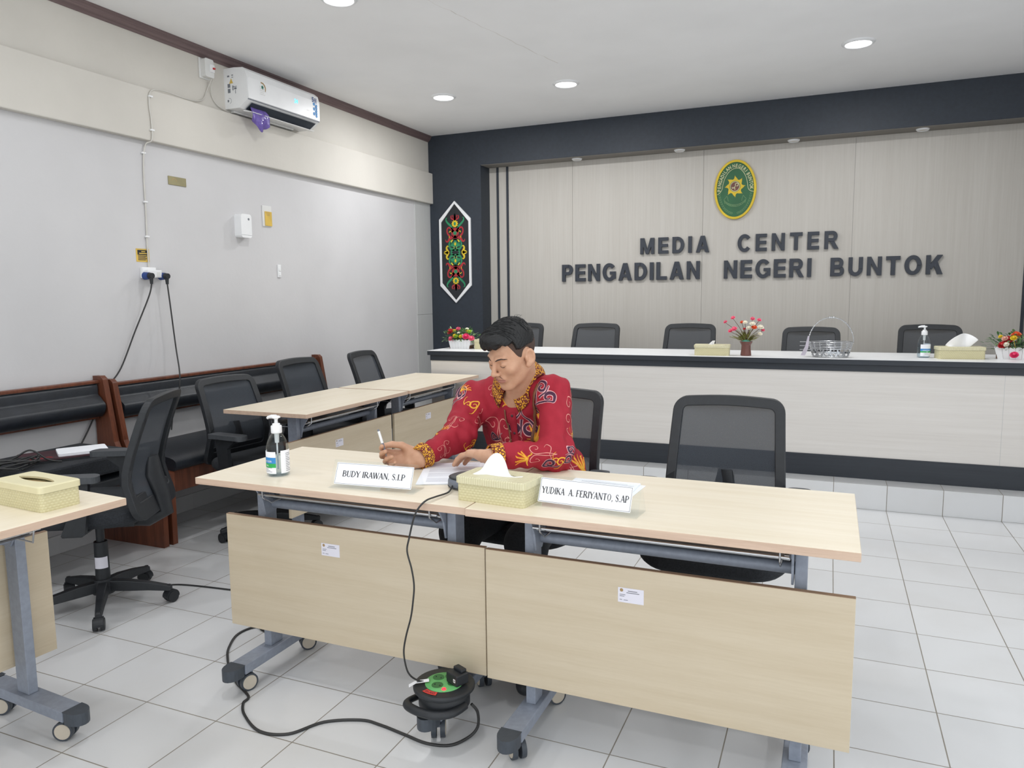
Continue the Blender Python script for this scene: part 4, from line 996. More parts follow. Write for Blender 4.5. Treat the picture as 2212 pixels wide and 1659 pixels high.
def nameplate(label, loc, rz, w, txt, tw, th, paper):
    t = thing('name_plate', label, 'name plate', loc, rz, 'acrylic name plates')
    a = R(24); h = .084; s, c = math.sin(a), math.cos(a)
    f = lambda x, y, z: (x, y*s-z*c, .004+y*c+z*s)
    b = B(); b.prism(rrect(w, h, .003), -.0025, 0, lambda x, y, z: f(x, y+h/2, z)); b.build('front_sheet', 'acryl', t, bevel=.0005)
    b = B(); b.prism(rrect(w, h, .003), 0, .0025, lambda x, y, z: (x, 2*h*s-(y+h/2)*s+z*c, .004+(y+h/2)*c+z*s)); b.build('rear_sheet', 'acryl', t, bevel=.0005)
    b = B(); b.bx(-w/2, w/2, -.012, 2*h*s+.004, .0005, .003); b.build('base_sheet', 'acryl', t, bevel=.0005)
    px, pw, ph, py = paper
    g = lambda x, y, z: f(px+x, py+h/2+y, z)
    b = B(); b.prism(rrect(pw, ph, .001, 1), .0006, .0012, g); pp = b.build('paper_card', 'paper', t)
    b = B(); b.frame(rrect(pw-.004, ph-.004, .0006, 1), rrect(pw-.0055, ph-.0055, .0005, 1), .0012, .0015, g); b.build('card_border', 'dink', pp)
    b = B(); serif(b, txt, g, tw, th, .0016); b.build('card_lettering', 'ink2', pp)
    return t
MT['ink2'] = mat('charcoal_ink', (70, 68, 72), .8, var=.05)
nameplate('acrylic name plate with a short printed name, left of the grey puck', (1.370, .211, TZ), R(4.5), .292, 'BUDY IRAWAN, S.I.P', .216, .0185, (.0, .266, .068, .0))
nameplate('acrylic name plate with a long printed name, right of the tissue box', (2.047, .230, TZ), R(-4.3), .300, 'YUDIKA  A. FERIYANTO, S.AP', .256, .0185, (-.008, .272, .069, .0))

# ---------------------------------------------------------------- conference puck, papers, phone
t = thing('speaker_puck', 'round grey conference speaker beside the tissue box', 'speaker', (1.625, .362, TZ), R(20))
b = B(); b.lathe([(.050, 0), (.060, .003), (.062, .010), (.0615, .022), (.058, .030), (.0001, .0305)], 48); b.build('body', 'gun', t)
b = B(); b.lathe([(.058, .0302), (.059, .033), (.052, .036), (.0001, .0365)], 48); b.build('black_top', 'black', t)
b = B(); b.lathe([(.0605, .0045), (.0628, .006), (.0605, .0075)], 48); b.build('rubber_ring', 'black', t); b = B(); b.cyl((-.02, -.058, .012), (-.0205, -.0625, .012), .004); b.build('port', 'duct', t)
b = B(); b.tube(cat([(1.60, .305, .752), (1.612, .255, .746), (1.604, .19, .748), (1.598, .148, .7475), (1.585, .127, .73), (1.572, .12, .70), (1.555, .12, .64), (1.547, .12, .60), (1.560, .12, .55), (1.567, .12, .50), (1.562, .12, .45), (1.553, .12, .40), (1.535, .12, .34), (1.526, .12, .29), (1.530, .125, .24), (1.538, .132, .215), (1.548, .146, .197), (1.562, .158, .1865)], 6), .0027, 8)
tag(b.build('thin_cable', 'cord'), 'thin black cable hanging from the puck over the table edge to the reel', 'cable')
def sheets(label, loc, rz, w, h, n, seed, marks=True):
    t = thing('paper_sheets', label, 'paper', loc, rz); r_ = random.Random(seed)
    for i in range(n):
        a = r_.uniform(-.05, .05); ox, oy = r_.uniform(-.006, .006), r_.uniform(-.006, .006)
        b = B(); b.prism([(ox+x*math.cos(a)-y*math.sin(a), oy+x*math.sin(a)+y*math.cos(a)) for x, y in ((-w/2, -h/2), (w/2, -h/2), (w/2, h/2), (-w/2, h/2))], .0004+.0011*i, .0012+.0011*i); b.build('sheet', 'paper', t)
    z = .0014+.0011*(n-1); b = B()
    for i in range(26):
        if i in (5, 12, 19): continue
        y = h/2-.03-.0095*i; x1 = w/2-.02-r_.random()*.05*(i % 3 == 0)
        b.add([(-w/2+.02, y, z), (x1, y, z), (x1, y+.0024, z), (-w/2+.02, y+.0024, z)], [(0, 1, 2, 3)], False)
    b.build('printed_lines', MT['lineink'], t)
MT['lineink'] = mat('pale_print', (172, 174, 188), .8, var=.05)
ca, sa = math.cos(R(25)), math.sin(R(25)); o_ = Vector((1.474, .318))
cc = o_+Vector((ca, sa))*.105+Vector((-sa, ca))*.1485
sheets('printed white sheets under the man’s hands', (cc.x, cc.y, TZ), R(25), .21, .297, 3, 4)
sheets('printed white sheets behind the second name plate', (2.02, .425, TZ), R(-2), .212, .29, 3, 8)
t = thing('mobile_phone', 'black phone under the writing hand behind the first name plate', 'phone', (1.262, .447, TZ), R(4))
b = B(); b.prism(rrect(.160, .075, .012), .0005, .008); b.build('case', 'black', t, bevel=.002); b = B(); b.prism(rrect(.15, .066, .008), .0081, .0084); b.build('screen', 'duct', t)

# ---------------------------------------------------------------- flowers
def leaf(b, p, d, L, w, up=(0, 0, 1), curl=.3):
    d = Vector(d).normalized(); s = d.cross(Vector(up)); s = s.normalized() if s.length > .01 else Vector((1, 0, 0)); n = s.cross(d); p = Vector(p); vs = []
    for q, k in ((0, .1), (.3, .8), (.6, 1), (.85, .6), (1, .05)):
        c = p+d*(L*q)-n*(L*curl*q*q); vs += [c-s*(w*k/2)+n*w*.12*k, c, c+s*(w*k/2)+n*w*.12*k]
    b.add(vs, [(i*3+j, i*3+j+1, i*3+4+j, i*3+3+j) for i in range(4) for j in range(2)], True)
def bloom(b, c, r, d=(0, -.3, 1), seed=0, layers=4):
    r_ = random.Random(seed); d = Vector(d).normalized(); a_ = d.orthogonal().normalized(); e_ = d.cross(a_); c = Vector(c)
    b.ball(c+d*r*.1, r*.5, 10, 6)
    for L in range(layers):
        n = 4+L; ph = r_.random()*6
        for i in range(n):
            g = ph+2*PI*i/n; o = a_*math.cos(g)+e_*math.sin(g); rr_ = r*(.35+.65*(L+1)/layers); hh = r*(.75-.6*L/layers); tng = d.cross(o); vs = []
            for u in (-1, 0, 1):
                for q in (0, .5, 1):
                    vs.append(c+o*(rr_*(.35+.65*q)*(1-.12*abs(u)))+tng*(u*rr_*.55*(.5+.6*math.sin(q*2.2)))+d*(hh*math.sin(q*1.6)-.25*r*q*L/layers))
            b.add(vs, [(0, 1, 4, 3), (1, 2, 5, 4), (3, 4, 7, 6), (4, 5, 8, 7)], True)
def planter(label, loc, rz, w, blooms, seed, spread):
    t = thing('flower_planter', label, 'flower arrangement', loc, rz); r_ = random.Random(seed); h = .072
    b = B(); n = 7
    for side in range(4):
        a = PI/2*side; m = n if side % 2 == 0 else 3; half = (w/2, .04)[side % 2]; off = (.04, w/2)[side % 2]; ca_, sa_ = math.cos(a), math.sin(a); sl = 2*half/m
        for i in range(m):
            x0 = -half+i*sl; pl = [(x0+.0006, 0), (x0+sl-.0006, 0), (x0+sl-.0006, h-.008)]+[(x0+sl/2+sl/2*.95*math.cos(g), h-.008+.010*math.sin(g)) for g in np.linspace(.2, PI-.2, 6)]+[(x0+.0006, h-.008)]
            k_ = lambda x, z, y: ((x*(.86+.14*z/h))*ca_-(-off*(.86+.14*z/h)+y)*sa_*-1*-1, 0, 0)
            def place(x, z, y, ca_=ca_, sa_=sa_, off=off):
                q = .86+.14*z/h; X, Y = x*q, -off*q+y; return (X*ca_-Y*sa_, X*sa_+Y*ca_, z)
            b.prism(pl, -.0015, .0015, place)
    b.build('picket_trough', 'white', t, bevel=.0006)
    b = B(); b.bx(-w/2*.93, w/2*.93, -.036, .036, .002, .055); b.build('filling', 'stem', t)
    for nm, mt_, cnt in (('foliage', 'leaf', 170), ('light_foliage', 'leaf2', 150)):
        b = B()
        for i in range(cnt):
            a = r_.uniform(0, 2*PI); e = r_.uniform(.0, 1.3); d = Vector((math.cos(a)*math.cos(e)*spread, math.sin(a)*math.cos(e)*.6, math.sin(e)))
            base = Vector((r_.uniform(-w*.4, w*.4), r_.uniform(-.03, .03), .06)); L = r_.uniform(.025, .10)
            p = base+d*L
            leaf(b, p, d+Vector((r_.uniform(-.6, .6), r_.uniform(-.6, .6), r_.uniform(-.3, .5))), r_.uniform(.018, .034), r_.uniform(.013, .021))
            if i % 4 == 0: b.tube([base, base+d*L*.5, p], .0012, 4)
        b.build(nm, mt_, t)
    for i, (x, y, z, r, c) in enumerate(blooms):
        b = B(); bloom(b, (x, y, z), r, (x*4, -.7+y*4, .9), seed+i); b.tube([(x*.5, y*.3, .05), (x*.8, y*.8, z*.7), (x, y, z)], .0014, 5); b.build('flower', c, t)
    return t
tp = planter('white picket planter of mixed flowers at the left end of the counter', (-.093, 3.715, CZ), R(-2), .2,
        [(-.09, -.02, .135, .03, 'crimson'), (-.055, -.02, .142, .017, 'yellow'), (-.03, 0, .155, .022, 'hotpink'), (-.035, -.05, .105, .018, 'yellow'), (-.02, -.055, .10, .018, 'lime'), (-.01, -.03, .125, .014, 'ivory'), (.02, -.05, .10, .018, 'yellow'), (.03, -.04, .108, .014, 'ivory'),
         (.06, -.02, .14, .018, 'yellow'), (.06, -.015, .158, .014, 'ivory'), (.085, -.02, .138, .018, 'lime'), (.07, -.055, .10, .03, 'pink'), (.11, -.04, .085, .026, 'hotpink'), (-.07, -.05, .08, .024, 'hotpink')], 21, 1.1)
planter('white picket planter of red and yellow flowers at the right photo edge of the counter', (3.71, 3.705, CZ), R(-14), .25,
        [(-.10, -.02, .135, .013, 'yellow'), (-.085, -.045, .085, .026, 'crimson'), (-.06, -.03, .115, .03, 'crimson'), (-.075, -.045, .125, .018, 'blush'), (-.02, -.02, .145, .028, 'orange'), (-.03, -.06, .13, .019, 'yellow'), (-.065, -.06, .09, .017, 'ivory'),
         (-.02, -.09, .03, .024, 'pink'), (.09, -.03, .12, .02, 'yellow'), (.08, -.05, .09, .024, 'pink'), (.06, -.02, .14, .018, 'ivory'), (.1, .01, .15, .02, 'orange')], 33, 1.5)
t = thing('flower_vase', 'small brown vase of pink and white flowers on the counter', 'vase', (2.128, 3.56, CZ), 0)
b = B(); b.lathe([(.034, 0), (.035, .004), (.031, .045), (.033, .07), (.042, .096), (.038, .096), (.03, .07), (.0001, .06)], 8, smooth=False); b.v = [(x*(1+.08*math.sin(z*70)), y, z) for x, y, z in b.v]; b.build('vase_body', 'brownv', t, bevel=.002)
b = B(); b.ball((0, 0, .094), .03, 10, 6, (1, 1, .45)); b.build('foam', 'teal', t)
r_ = random.Random(9); b = B()
for i in range(90):
    a = r_.uniform(0, 2*PI); e = r_.uniform(.35, 1.4); d = Vector((math.cos(a)*math.cos(e)*1.25, math.sin(a)*math.cos(e)*.7, math.sin(e))); L = r_.uniform(.05, .105); p = Vector((0, 0, .09))
    b.tube([p, p+d*L*.6, p+d*L+Vector((0, 0, -.004))], .0013, 4); leaf(b, p+d*L*.5, d+Vector((r_.uniform(-.5, .5), r_.uniform(-.4, .4), .2)), r_.uniform(.02, .036), .009)
b.build('sprigs', 'olive', t)
for i, (x, y, z, r, c) in enumerate([(-.137, 0, .224, .014, 'hotpink'), (-.088, 0, .252, .016, 'hotpink'), (.038, 0, .246, .016, 'hotpink'), (.08, 0, .238, .015, 'hotpink'), (-.03, 0, .223, .013, 'orange'), (-.008, -.01, .222, .016, 'ivory'), (-.075, -.03, .178, .021, 'hotpink'), (-.1, -.02, .165, .017, 'hotpink'),
                                        (.04, -.02, .212, .02, 'ivory'), (.052, -.03, .19, .019, 'orange'), (.018, -.03, .185, .018, 'ivory'), (.092, -.02, .19, .021, 'ivory'), (.105, -.01, .172, .014, 'hotpink'), (.09, -.03, .148, .016, 'ivory'), (-.01, -.03, .18, .010, 'crimson')]):
    b = B(); bloom(b, (x, y, z), r, (x*3, -.6, .8), 50+i, 3); b.build('flower', c, t); 
    b = B(); b.tube(cat([(0, 0, .09), (x*.45, y*.5, .09+(z-.09)*.55), (x*.98, y, z-.006)], 5), .0016, 5); b.build('flower_stem', 'stem', t)

# ---------------------------------------------------------------- chrome wire basket
t = thing('wire_basket', 'chrome wire basket with a tall beaded handle on the counter', 'basket', (2.652, 3.575, CZ), 0)
cir = lambda r, z, sx=1, n=40: [(r*sx*math.cos(2*PI*i/n), r*math.sin(2*PI*i/n)*.72, z) for i in range(n)]
b = B()
for r, z, w in ((.105, .004, .003), (.112, .028, .002), (.122, .056, .0032), (.126, .066, .002), (.129, .076, .0022), (.131, .086, .0022), (.134, .098, .0034)): b.tube(cir(r, z), w, 6, closed=True)
for i in range(18): a = 2*PI*i/18; b.tube([(.105*math.cos(a), .105*.72*math.sin(a), .004), (.122*math.cos(a), .122*.72*math.sin(a), .056), (.134*math.cos(a), .134*.72*math.sin(a), .098)], .0015, 5)
b.build('wire_body', 'chrome', t)
b = B()
for i in range(9):
    x = -.1+.025*i; b.cyl((x, -.07*math.sqrt(max(0, 1-(x/.11)**2)), .006), (x, .07*math.sqrt(max(0, 1-(x/.11)**2)), .006), .0014, n=6)
b.build('wire_floor', 'chrome', t)
b = B()
for i in range(7):
    a = R(-150+i*20); c_ = Vector((.121*math.cos(a), .121*.72*math.sin(a), .03))
    for q in range(5):
        g = 2*PI*q/5+.3; leaf(b, c_, Vector((-math.sin(a)*math.cos(g), math.cos(a)*math.cos(g), math.sin(g))), .024, .013, (math.cos(a), math.sin(a), .2), .05)
b.build('leaf_ornaments', 'steel', t)
hp = [(.134*math.cos(a), 0, .098+.158*math.sin(a)) for a in np.linspace(0, PI, 33)]
b = B(); b.tube(hp, .0026, 8); b.build('handle', 'chrome', t)
b = B()
for i in range(4, 30): b.ball(hp[i], .0046 if i not in (15, 16, 17) else .0075, 8, 6)
b.build('handle_beads', 'chrome', t)
b = B(); b.prism([(-.178, .0), (-.15, .0), (-.132, .05), (-.128, .125), (-.138, .126), (-.152, .06)], -.012, .002, lambda x, z, y: (x, -.05+y, z+.012)); b.build('lilac_tag', 'lav', t, bevel=.002)
b = B()
for z in (.05, .075, .1): b.cyl((-.185, -.05, z), (-.12, -.05, z), .0022, n=6)
b.build('side_prongs', 'chrome', t)

# ---------------------------------------------------------------- cable reel on the floor
t = thing('cable_reel', 'black cable reel with green socket face resting on the table foot', 'cable reel', (1.622, .186, .108), R(-4))
DZ = .014
b = B(); b.lathe([(.052, .0), (.072, .006), (.077, .014), (.077, .036+DZ*.7), (.072, .040+DZ), (.06, .042+DZ)], 40); b.lathe([(.064, .040+DZ), (.084, .043+DZ), (.092, .048+DZ), (.0925, .055+DZ), (.088, .060+DZ), (.0001, .0605+DZ)], 48); b.build('drum', 'black', t, bevel=.001)
b = B(); b.lathe([(.057, .0605+DZ), (.056, .063+DZ), (.0001, .0632+DZ)], 40); fcp = b.build('socket_face', 'reelgreen', t)
for (x, y) in ((-.028, .014), (-.007, -.026), (.002, .036), (.03, .004)):
    b = B(); b.lathe([(.0155, .0634), (.016, .0642), (.0172, .0642), (.0172, .063)], 24, (x, y, DZ), caps=False); b.add([(x+.0157*math.cos(2*PI*i/24), y+.0157*math.sin(2*PI*i/24), .0636+DZ) for i in range(24)], [tuple(range(24))], False); b.build('socket_well', 'socket', fcp)
    for s in (-1, 1):
        b = B(); b.ball((x+s*.0085, y, .0637+DZ), .0022, 8, 6); b.build('pin_hole', 'black', fcp)
b = B(); b.ball((.024, -.039, .0635+DZ), .0066, 14, 8, (1, 1, .8)); MT['led'] = emit('red_led', (255, 30, 40), 5); b.build('pilot_lamp', MT['led'], t)
def arcpatch(r0, r1, a0, a1, z, n=12):
    L = [(r0*math.cos(a0+(a1-a0)*i/n), r0*math.sin(a0+(a1-a0)*i/n), z) for i in range(n+1)]; Q = [(r1*math.cos(a0+(a1-a0)*i/n), r1*math.sin(a0+(a1-a0)*i/n), z) for i in range(n+1)]; return L, Q
b = B(); b.strip(*arcpatch(.060, .0775, R(-113), R(-76), .0616+DZ)); lb = b.build('red_label', 'label', t)
b = B(); put_text(b, 'DX-10', lambda x, y, z: ((.069-y)*math.cos(R(-95)-x/.069), (.069-y)*math.sin(R(-95)-x/.069), .0620+DZ), 1, .01, w=.033, h=.009); b.build('label_lettering', 'dink', lb)
b = B(); bc = Vector((-.060, -.034, .0655+DZ)); fb = lambda x, y, z: (bc.x+x*.80-y*.60, bc.y+x*.60+y*.80, bc.z+z-max(0, -x-.015)*.5)
b.add([fb(-.036, -.009, 0), fb(-.015, -.009, 0), fb(.024, -.009, .002), fb(.024, .009, .002), fb(-.015, .009, 0), fb(-.036, .009, 0)], [(0, 1, 4, 5), (1, 2, 3, 4)], False); bt = b.build('barcode_tag', 'paper', t)
x = -.012
for w in (1, 2, 1, 1, 3, 1, 2, 2, 1, 1, 2):
    b = B(); b.add([fb(x, -.0055, .0012), fb(x+.0008*w, -.0055, .0012), fb(x+.0008*w, .0055, .0012), fb(x, .0055, .0012)], [(0, 1, 2, 3)], False); b.build('barcode_line', 'dink', bt); x += .0008*w+.0011
b = B()
ho = cat([(-.07, .02, 0), (-.086, -.02, 0), (-.094, -.06, 0), (-.070, -.082, 0), (-.02, -.094, 0), (.03, -.09, 0), (.066, -.06, 0), (.078, -.01, 0)], 6)
b.tube([(p.x, p.y, .016+.012*(i/len(ho))) for i, p in enumerate(ho)], .013, 10, flat=.75); b.build('carry_handle', 'black', t)
t = thing('power_adapter', 'black power adapter plugged into the cable reel', 'adapter', (1.662, .196, .1865), R(-25))
b = B(); b.bx(-.026, .026, -.023, .023, .0, .034); b.build('case', 'black', t, bevel=.004); b = B(); b.bx(-.02, .02, .0, .02, .034, .044); b.build('case_step', 'black', t, bevel=.003)
b = B(); b.bx(.010, .019, -.0236, -.023, .012, .022); mk = b.build('white_mark', 'white', t); b = B(); b.bx(.0125, .0165, -.0239, -.0236, .0145, .0195); b.build('mark_square', 'black', mk)
b = B(); b.tube(cat([(1.70, .21, .118), (1.715, .22, .09), (1.712, .225, .04), (1.69, .205, .012), (1.65, .158, .0045), (1.58, .142, .0045), (1.497, .156, .0045), (1.40, .172, .0045), (1.328, .172, .0045), (1.227, .119, .0045), (1.166, .025, .0045), (1.073, .003, .0045), (.965, .056, .0045), (.911, .108, .0045), (.895, .15, .0045), (.79, .205, .0045), (.70, .27, .0045), (.637, .325, .0045), (.575, .395, .0045), (.522, .5, .0045), (.545, .58, .0045), (.64, .575, .0045), (.85, .80, .0045), (1.05, .84, .0045)], 8), .0045, 8)
tag(b.build('extension_cord', 'cord'), 'black extension cord looping over the floor from the reel', 'cord')
b = B(); b.tube(cat([(-.62, .35, .0035), (-.5, .5, .0035), (-.33, .70, .0035), (-.18, .77, .0035), (-.087, .811, .0035), (.162, .844, .0035), (.5, .87, .0035), (.8, .9, .0035)], 8), .0038, 8)
tag(b.build('floor_cable', 'cord'), 'black cable on the tiles under the swivel chair', 'cable')
# ================================================================ the man
# signed distance fields, polygonised with sparse surface nets
def nv(v): v = np.asarray(v, float); return v/np.linalg.norm(v)
def sm(a, b, k):
    h = np.clip(.5+.5*(b-a)/k, 0, 1); return b*(1-h)+a*h-k*h*(1-h)
def smx(a, b, k): return -sm(-a, -b, k)
def cap(P, a, b, r0, r1=None):
    a = np.asarray(a, float); b = np.asarray(b, float); r1 = r0 if r1 is None else r1
    ba = b-a; pa = P-a; h = np.clip(pa@ba/(ba@ba), 0, 1)
    return np.linalg.norm(pa-h[:, None]*ba, axis=1)-(r0+(r1-r0)*h)
def ell(P, c, r, M=None):
    q = P-np.asarray(c, float)
    if M is not None: q = q@M
    r = np.asarray(r, float); k0 = np.linalg.norm(q/r, axis=1); k1 = np.linalg.norm(q/(r*r), axis=1)
    return k0*(k0-1)/np.maximum(k1, 1e-9)
def sph(P, c, r): return np.linalg.norm(P-np.asarray(c, float), axis=1)-r
def rotm(yaw=0, pitch=0, roll=0):
    return np.array(Matrix.Rotation(yaw, 3, 'Z') @ Matrix.Rotation(pitch, 3, 'X') @ Matrix.Rotation(roll, 3, 'Y'))
def nets(f, lo, hi, h, margin=1.5):
    n = 8; lo = np.asarray(lo, float); S = n*h
    nb = np.ceil((np.asarray(hi)-lo)/S).astype(int)
    I = np.stack(np.meshgrid(*[np.arange(q) for q in nb], indexing='ij'), -1).reshape(-1, 3)
    d = f(lo+(I+.5)*S); I = I[np.abs(d) < S*.87*margin]
    off = np.stack(np.meshgrid(*[np.arange(n+1)]*3, indexing='ij'), -1).reshape(-1, 3)
    V = []; Kk = []; E = []; dims = nb*n+2; key = lambda q: (q[..., 0]*dims[1]+q[..., 1])*dims[2]+q[..., 2]
    co = np.array([[i, j, k_] for i in (0, 1) for j in (0, 1) for k_ in (0, 1)])
    edges = [(a, b_) for a in range(8) for b_ in range(a+1, 8) if np.abs(co[a]-co[b_]).sum() == 1]
    for s in range(0, len(I), 220):
        J = I[s:s+220]; G = (J[:, None, :]*n+off[None]); F = f((lo+G*h).reshape(-1, 3)).reshape(len(J), n+1, n+1, n+1)
        cor = [F[:, c[0]:c[0]+n, c[1]:c[1]+n, c[2]:c[2]+n] for c in co]
        neg = np.stack([c < 0 for c in cor], -1); cnt = neg.sum(-1); act = np.argwhere((cnt > 0) & (cnt < 8))
        if not len(act): continue
        val = np.stack([c[tuple(act.T)] for c in cor], -1); acc = np.zeros((len(act), 3)); m = np.zeros(len(act))
        for a, b_ in edges:
            va, vb = val[:, a], val[:, b_]; w = (va < 0) != (vb < 0); t = np.where(w, va/np.where(w, va-vb, 1), 0)
            p = co[a]+(co[b_]-co[a])*t[:, None]; acc += np.where(w[:, None], p, 0); m += w
        gi = J[act[:, 0]]*n+act[:, 1:]; V.append(lo+(gi+acc/m[:, None])*h); Kk.append(key(gi))
        for ax in range(3):
            sl0 = (slice(None),)+(slice(0, n),)*3; sl1 = [slice(None)]+[slice(0, n)]*3; sl1[ax+1] = slice(1, n+1)
            A, Bq = F[sl0] < 0, F[tuple(sl1)] < 0; e = np.argwhere(A != Bq)
            if not len(e): continue
            g = J[e[:, 0]]*n+e[:, 1:]; E.append(np.concatenate([g, np.full((len(g), 1), ax), A[tuple(e.T)][:, None]], 1))
    V = np.concatenate(V); Kk = np.concatenate(Kk); o = np.argsort(Kk); Ks = Kk[o]; E = np.concatenate(E); FA = []
    for ax in range(3):
        e = E[E[:, 3] == ax]; u, v = [(1, 2), (2, 0), (0, 1)][ax]; q = []
        for du, dv in ((-1, -1), (0, -1), (0, 0), (-1, 0)):
            g = e[:, :3].copy(); g[:, u] += du; g[:, v] += dv; kk = key(g); i = np.clip(np.searchsorted(Ks, kk), 0, len(Ks)-1)
            q.append(np.where(Ks[i] == kk, o[i], -1))
        q = np.stack(q, 1); ok = (q >= 0).all(1); fl = e[:, 4] == 0; q[fl] = q[fl][:, ::-1]; FA.append(q[ok])
    return V, np.concatenate(FA)
def grad(f, P, e=.0008):
    g = np.stack([f(P+d)-f(P-d) for d in np.eye(3)*e], 1); return g/np.maximum(np.linalg.norm(g, axis=1, keepdims=True), 1e-9)
def snap(f, V, it=2):
    for _ in range(it): V = V-grad(f, V)*f(V)[:, None]
    return V
MAN = Vector((1.575, .93, 0))
def mesh_obj(name, V, F, mats, parent, mi=None, extra=None):
    me = bpy.data.meshes.new(name); V = V-np.array(MAN)
    me.from_pydata(V.tolist(), [], F.tolist()); me.polygons.foreach_set('use_smooth', [True]*len(me.polygons))
    for q in (mats if isinstance(mats, list) else [mats]): me.materials.append(MT[q])
    if mi is not None: me.polygons.foreach_set('material_index', mi)
    me.update(); o = bpy.data.objects.new(name, me); C.objects.link(o); o.parent = parent
    return o
man = thing('person', 'man in a red patterned shirt seated at the front table, writing and looking down', 'person', MAN)

# ---- skeleton (world coordinates)
HC = np.array([1.624, .722, 1.124]); HR = rotm(R(-25), R(24), R(4))     # head centre and turn: local -Y is the face
HS = .915
hl = lambda p: HC+HR@np.asarray(p, float)*HS
NB = np.array([1.604, .872, 1.000]); NC = np.array([1.599, .838, 1.030])
SR, SL = np.array([1.372, .925, .936]), np.array([1.746, .828, .974])
ER, EL = np.array([1.408, .735, .822]), np.array([1.808, .668, .797])
WR, WL = np.array([1.358, .522, .776]), np.array([1.642, .503, .806])
TY = rotm(R(-14), R(14), 0)
# ---- hands: wrist, direction, palm normal, thumb side
def hand_frame(d, n):
    d = nv(d); n = nv(np.asarray(n)-d*np.dot(n, d)); return d, n
RD, RN = hand_frame((-.93, -.36, -.10), (.30, -.78, .46)); RS = np.array([0, 0, 1.]); RS = nv(RS-RD*(RS@RD)-RN*(RS@RN))
LD, LN = hand_frame((-.93, .34, .02), (-.05, -.15, -1)); LS = nv(np.array([0, 1., .15])-LD*(np.array([0, 1., .15])@LD)); LS = nv(LS-LN*(LS@LN))
FING = [(.028, .044, .027, .021, .0092), (.009, .048, .031, .022, .0094), (-.010, .045, .029, .021, .0090), (-.027, .035, .022, .019, .0080)]
def hand_bones(Wp, D, N, Sd, bends, spread, thumb):
    out = []
    for (s, l1, l2, l3, r), bd, sp in zip(FING, bends, spread):
        k0 = Wp+D*(.088-.006*abs(s-.009)/.02)+Sd*s; ang = 0; p = k0; ch = [k0]
        for L, bend_ in zip((l1, l2, l3), bd):
            ang += bend_; dr = (D*math.cos(sp)+Sd*math.sin(sp))*math.cos(ang)+N*math.sin(ang); p = p+dr*L; ch.append(p)
        out.append((ch, r, Wp+D*.012+Sd*s*.55))
    t0 = Wp+D*.022+Sd*.026+N*.004; p = t0; ch = [t0]
    for L, (a, b_, c) in zip((.042, .034, .026), thumb): p = p+nv(D*a+Sd*b_+N*c)*L; ch.append(p)
    return out, ch
RB = hand_bones(WR, RD, RN, RS, [(.75, .75, .35), (.85, .95, .5), (.95, 1.05, .6), (1.0, 1.0, .6)], [.10, .02, -.05, -.14], [(.72, .42, .52), (.92, .08, .40), (.92, -.18, .36)])
LB = hand_bones(WL, LD, LN, LS, [(.34, .36, .2), (.32, .40, .22), (.34, .42, .22), (.38, .42, .22)], [.10, .02, -.05, -.14], [(.75, .60, .25), (.9, .35, .25), (.95, .2, .25)])
def sd_hand(P, Wp, D, N, Sd, HB):
    fs, th = HB; d = cap(P, Wp-D*.01+Sd*.012, Wp+D*.03+Sd*.016, .021, .021); d = sm(d, cap(P, Wp-D*.01-Sd*.012, Wp+D*.03-Sd*.016, .021, .020), .012)
    for ch, r, m0 in fs:
        d = sm(d, cap(P, m0, ch[0], .0150, .0128), .010)
    for ch, r, m0 in fs:
        q = cap(P, ch[0], ch[1], r*1.12, r); q = sm(q, cap(P, ch[1], ch[2], r*1.02, r*.92), .003); q = sm(q, cap(P, ch[2], ch[3], r*.94, r*.78), .003)
        d = sm(d, q, .0045)
    q = cap(P, Wp+D*.0+Sd*.014, th[0]+D*.012, .017, .017); d = sm(d, q, .012)
    q = cap(P, th[0], th[1], .0160, .0125); q = sm(q, cap(P, th[1], th[2], .0118, .0108), .004); q = sm(q, cap(P, th[2], th[3], .0110, .0088), .004)
    return sm(d, q, .008)
def sd_head(P): return HS*sd_head1((P-HC)@HR/HS)
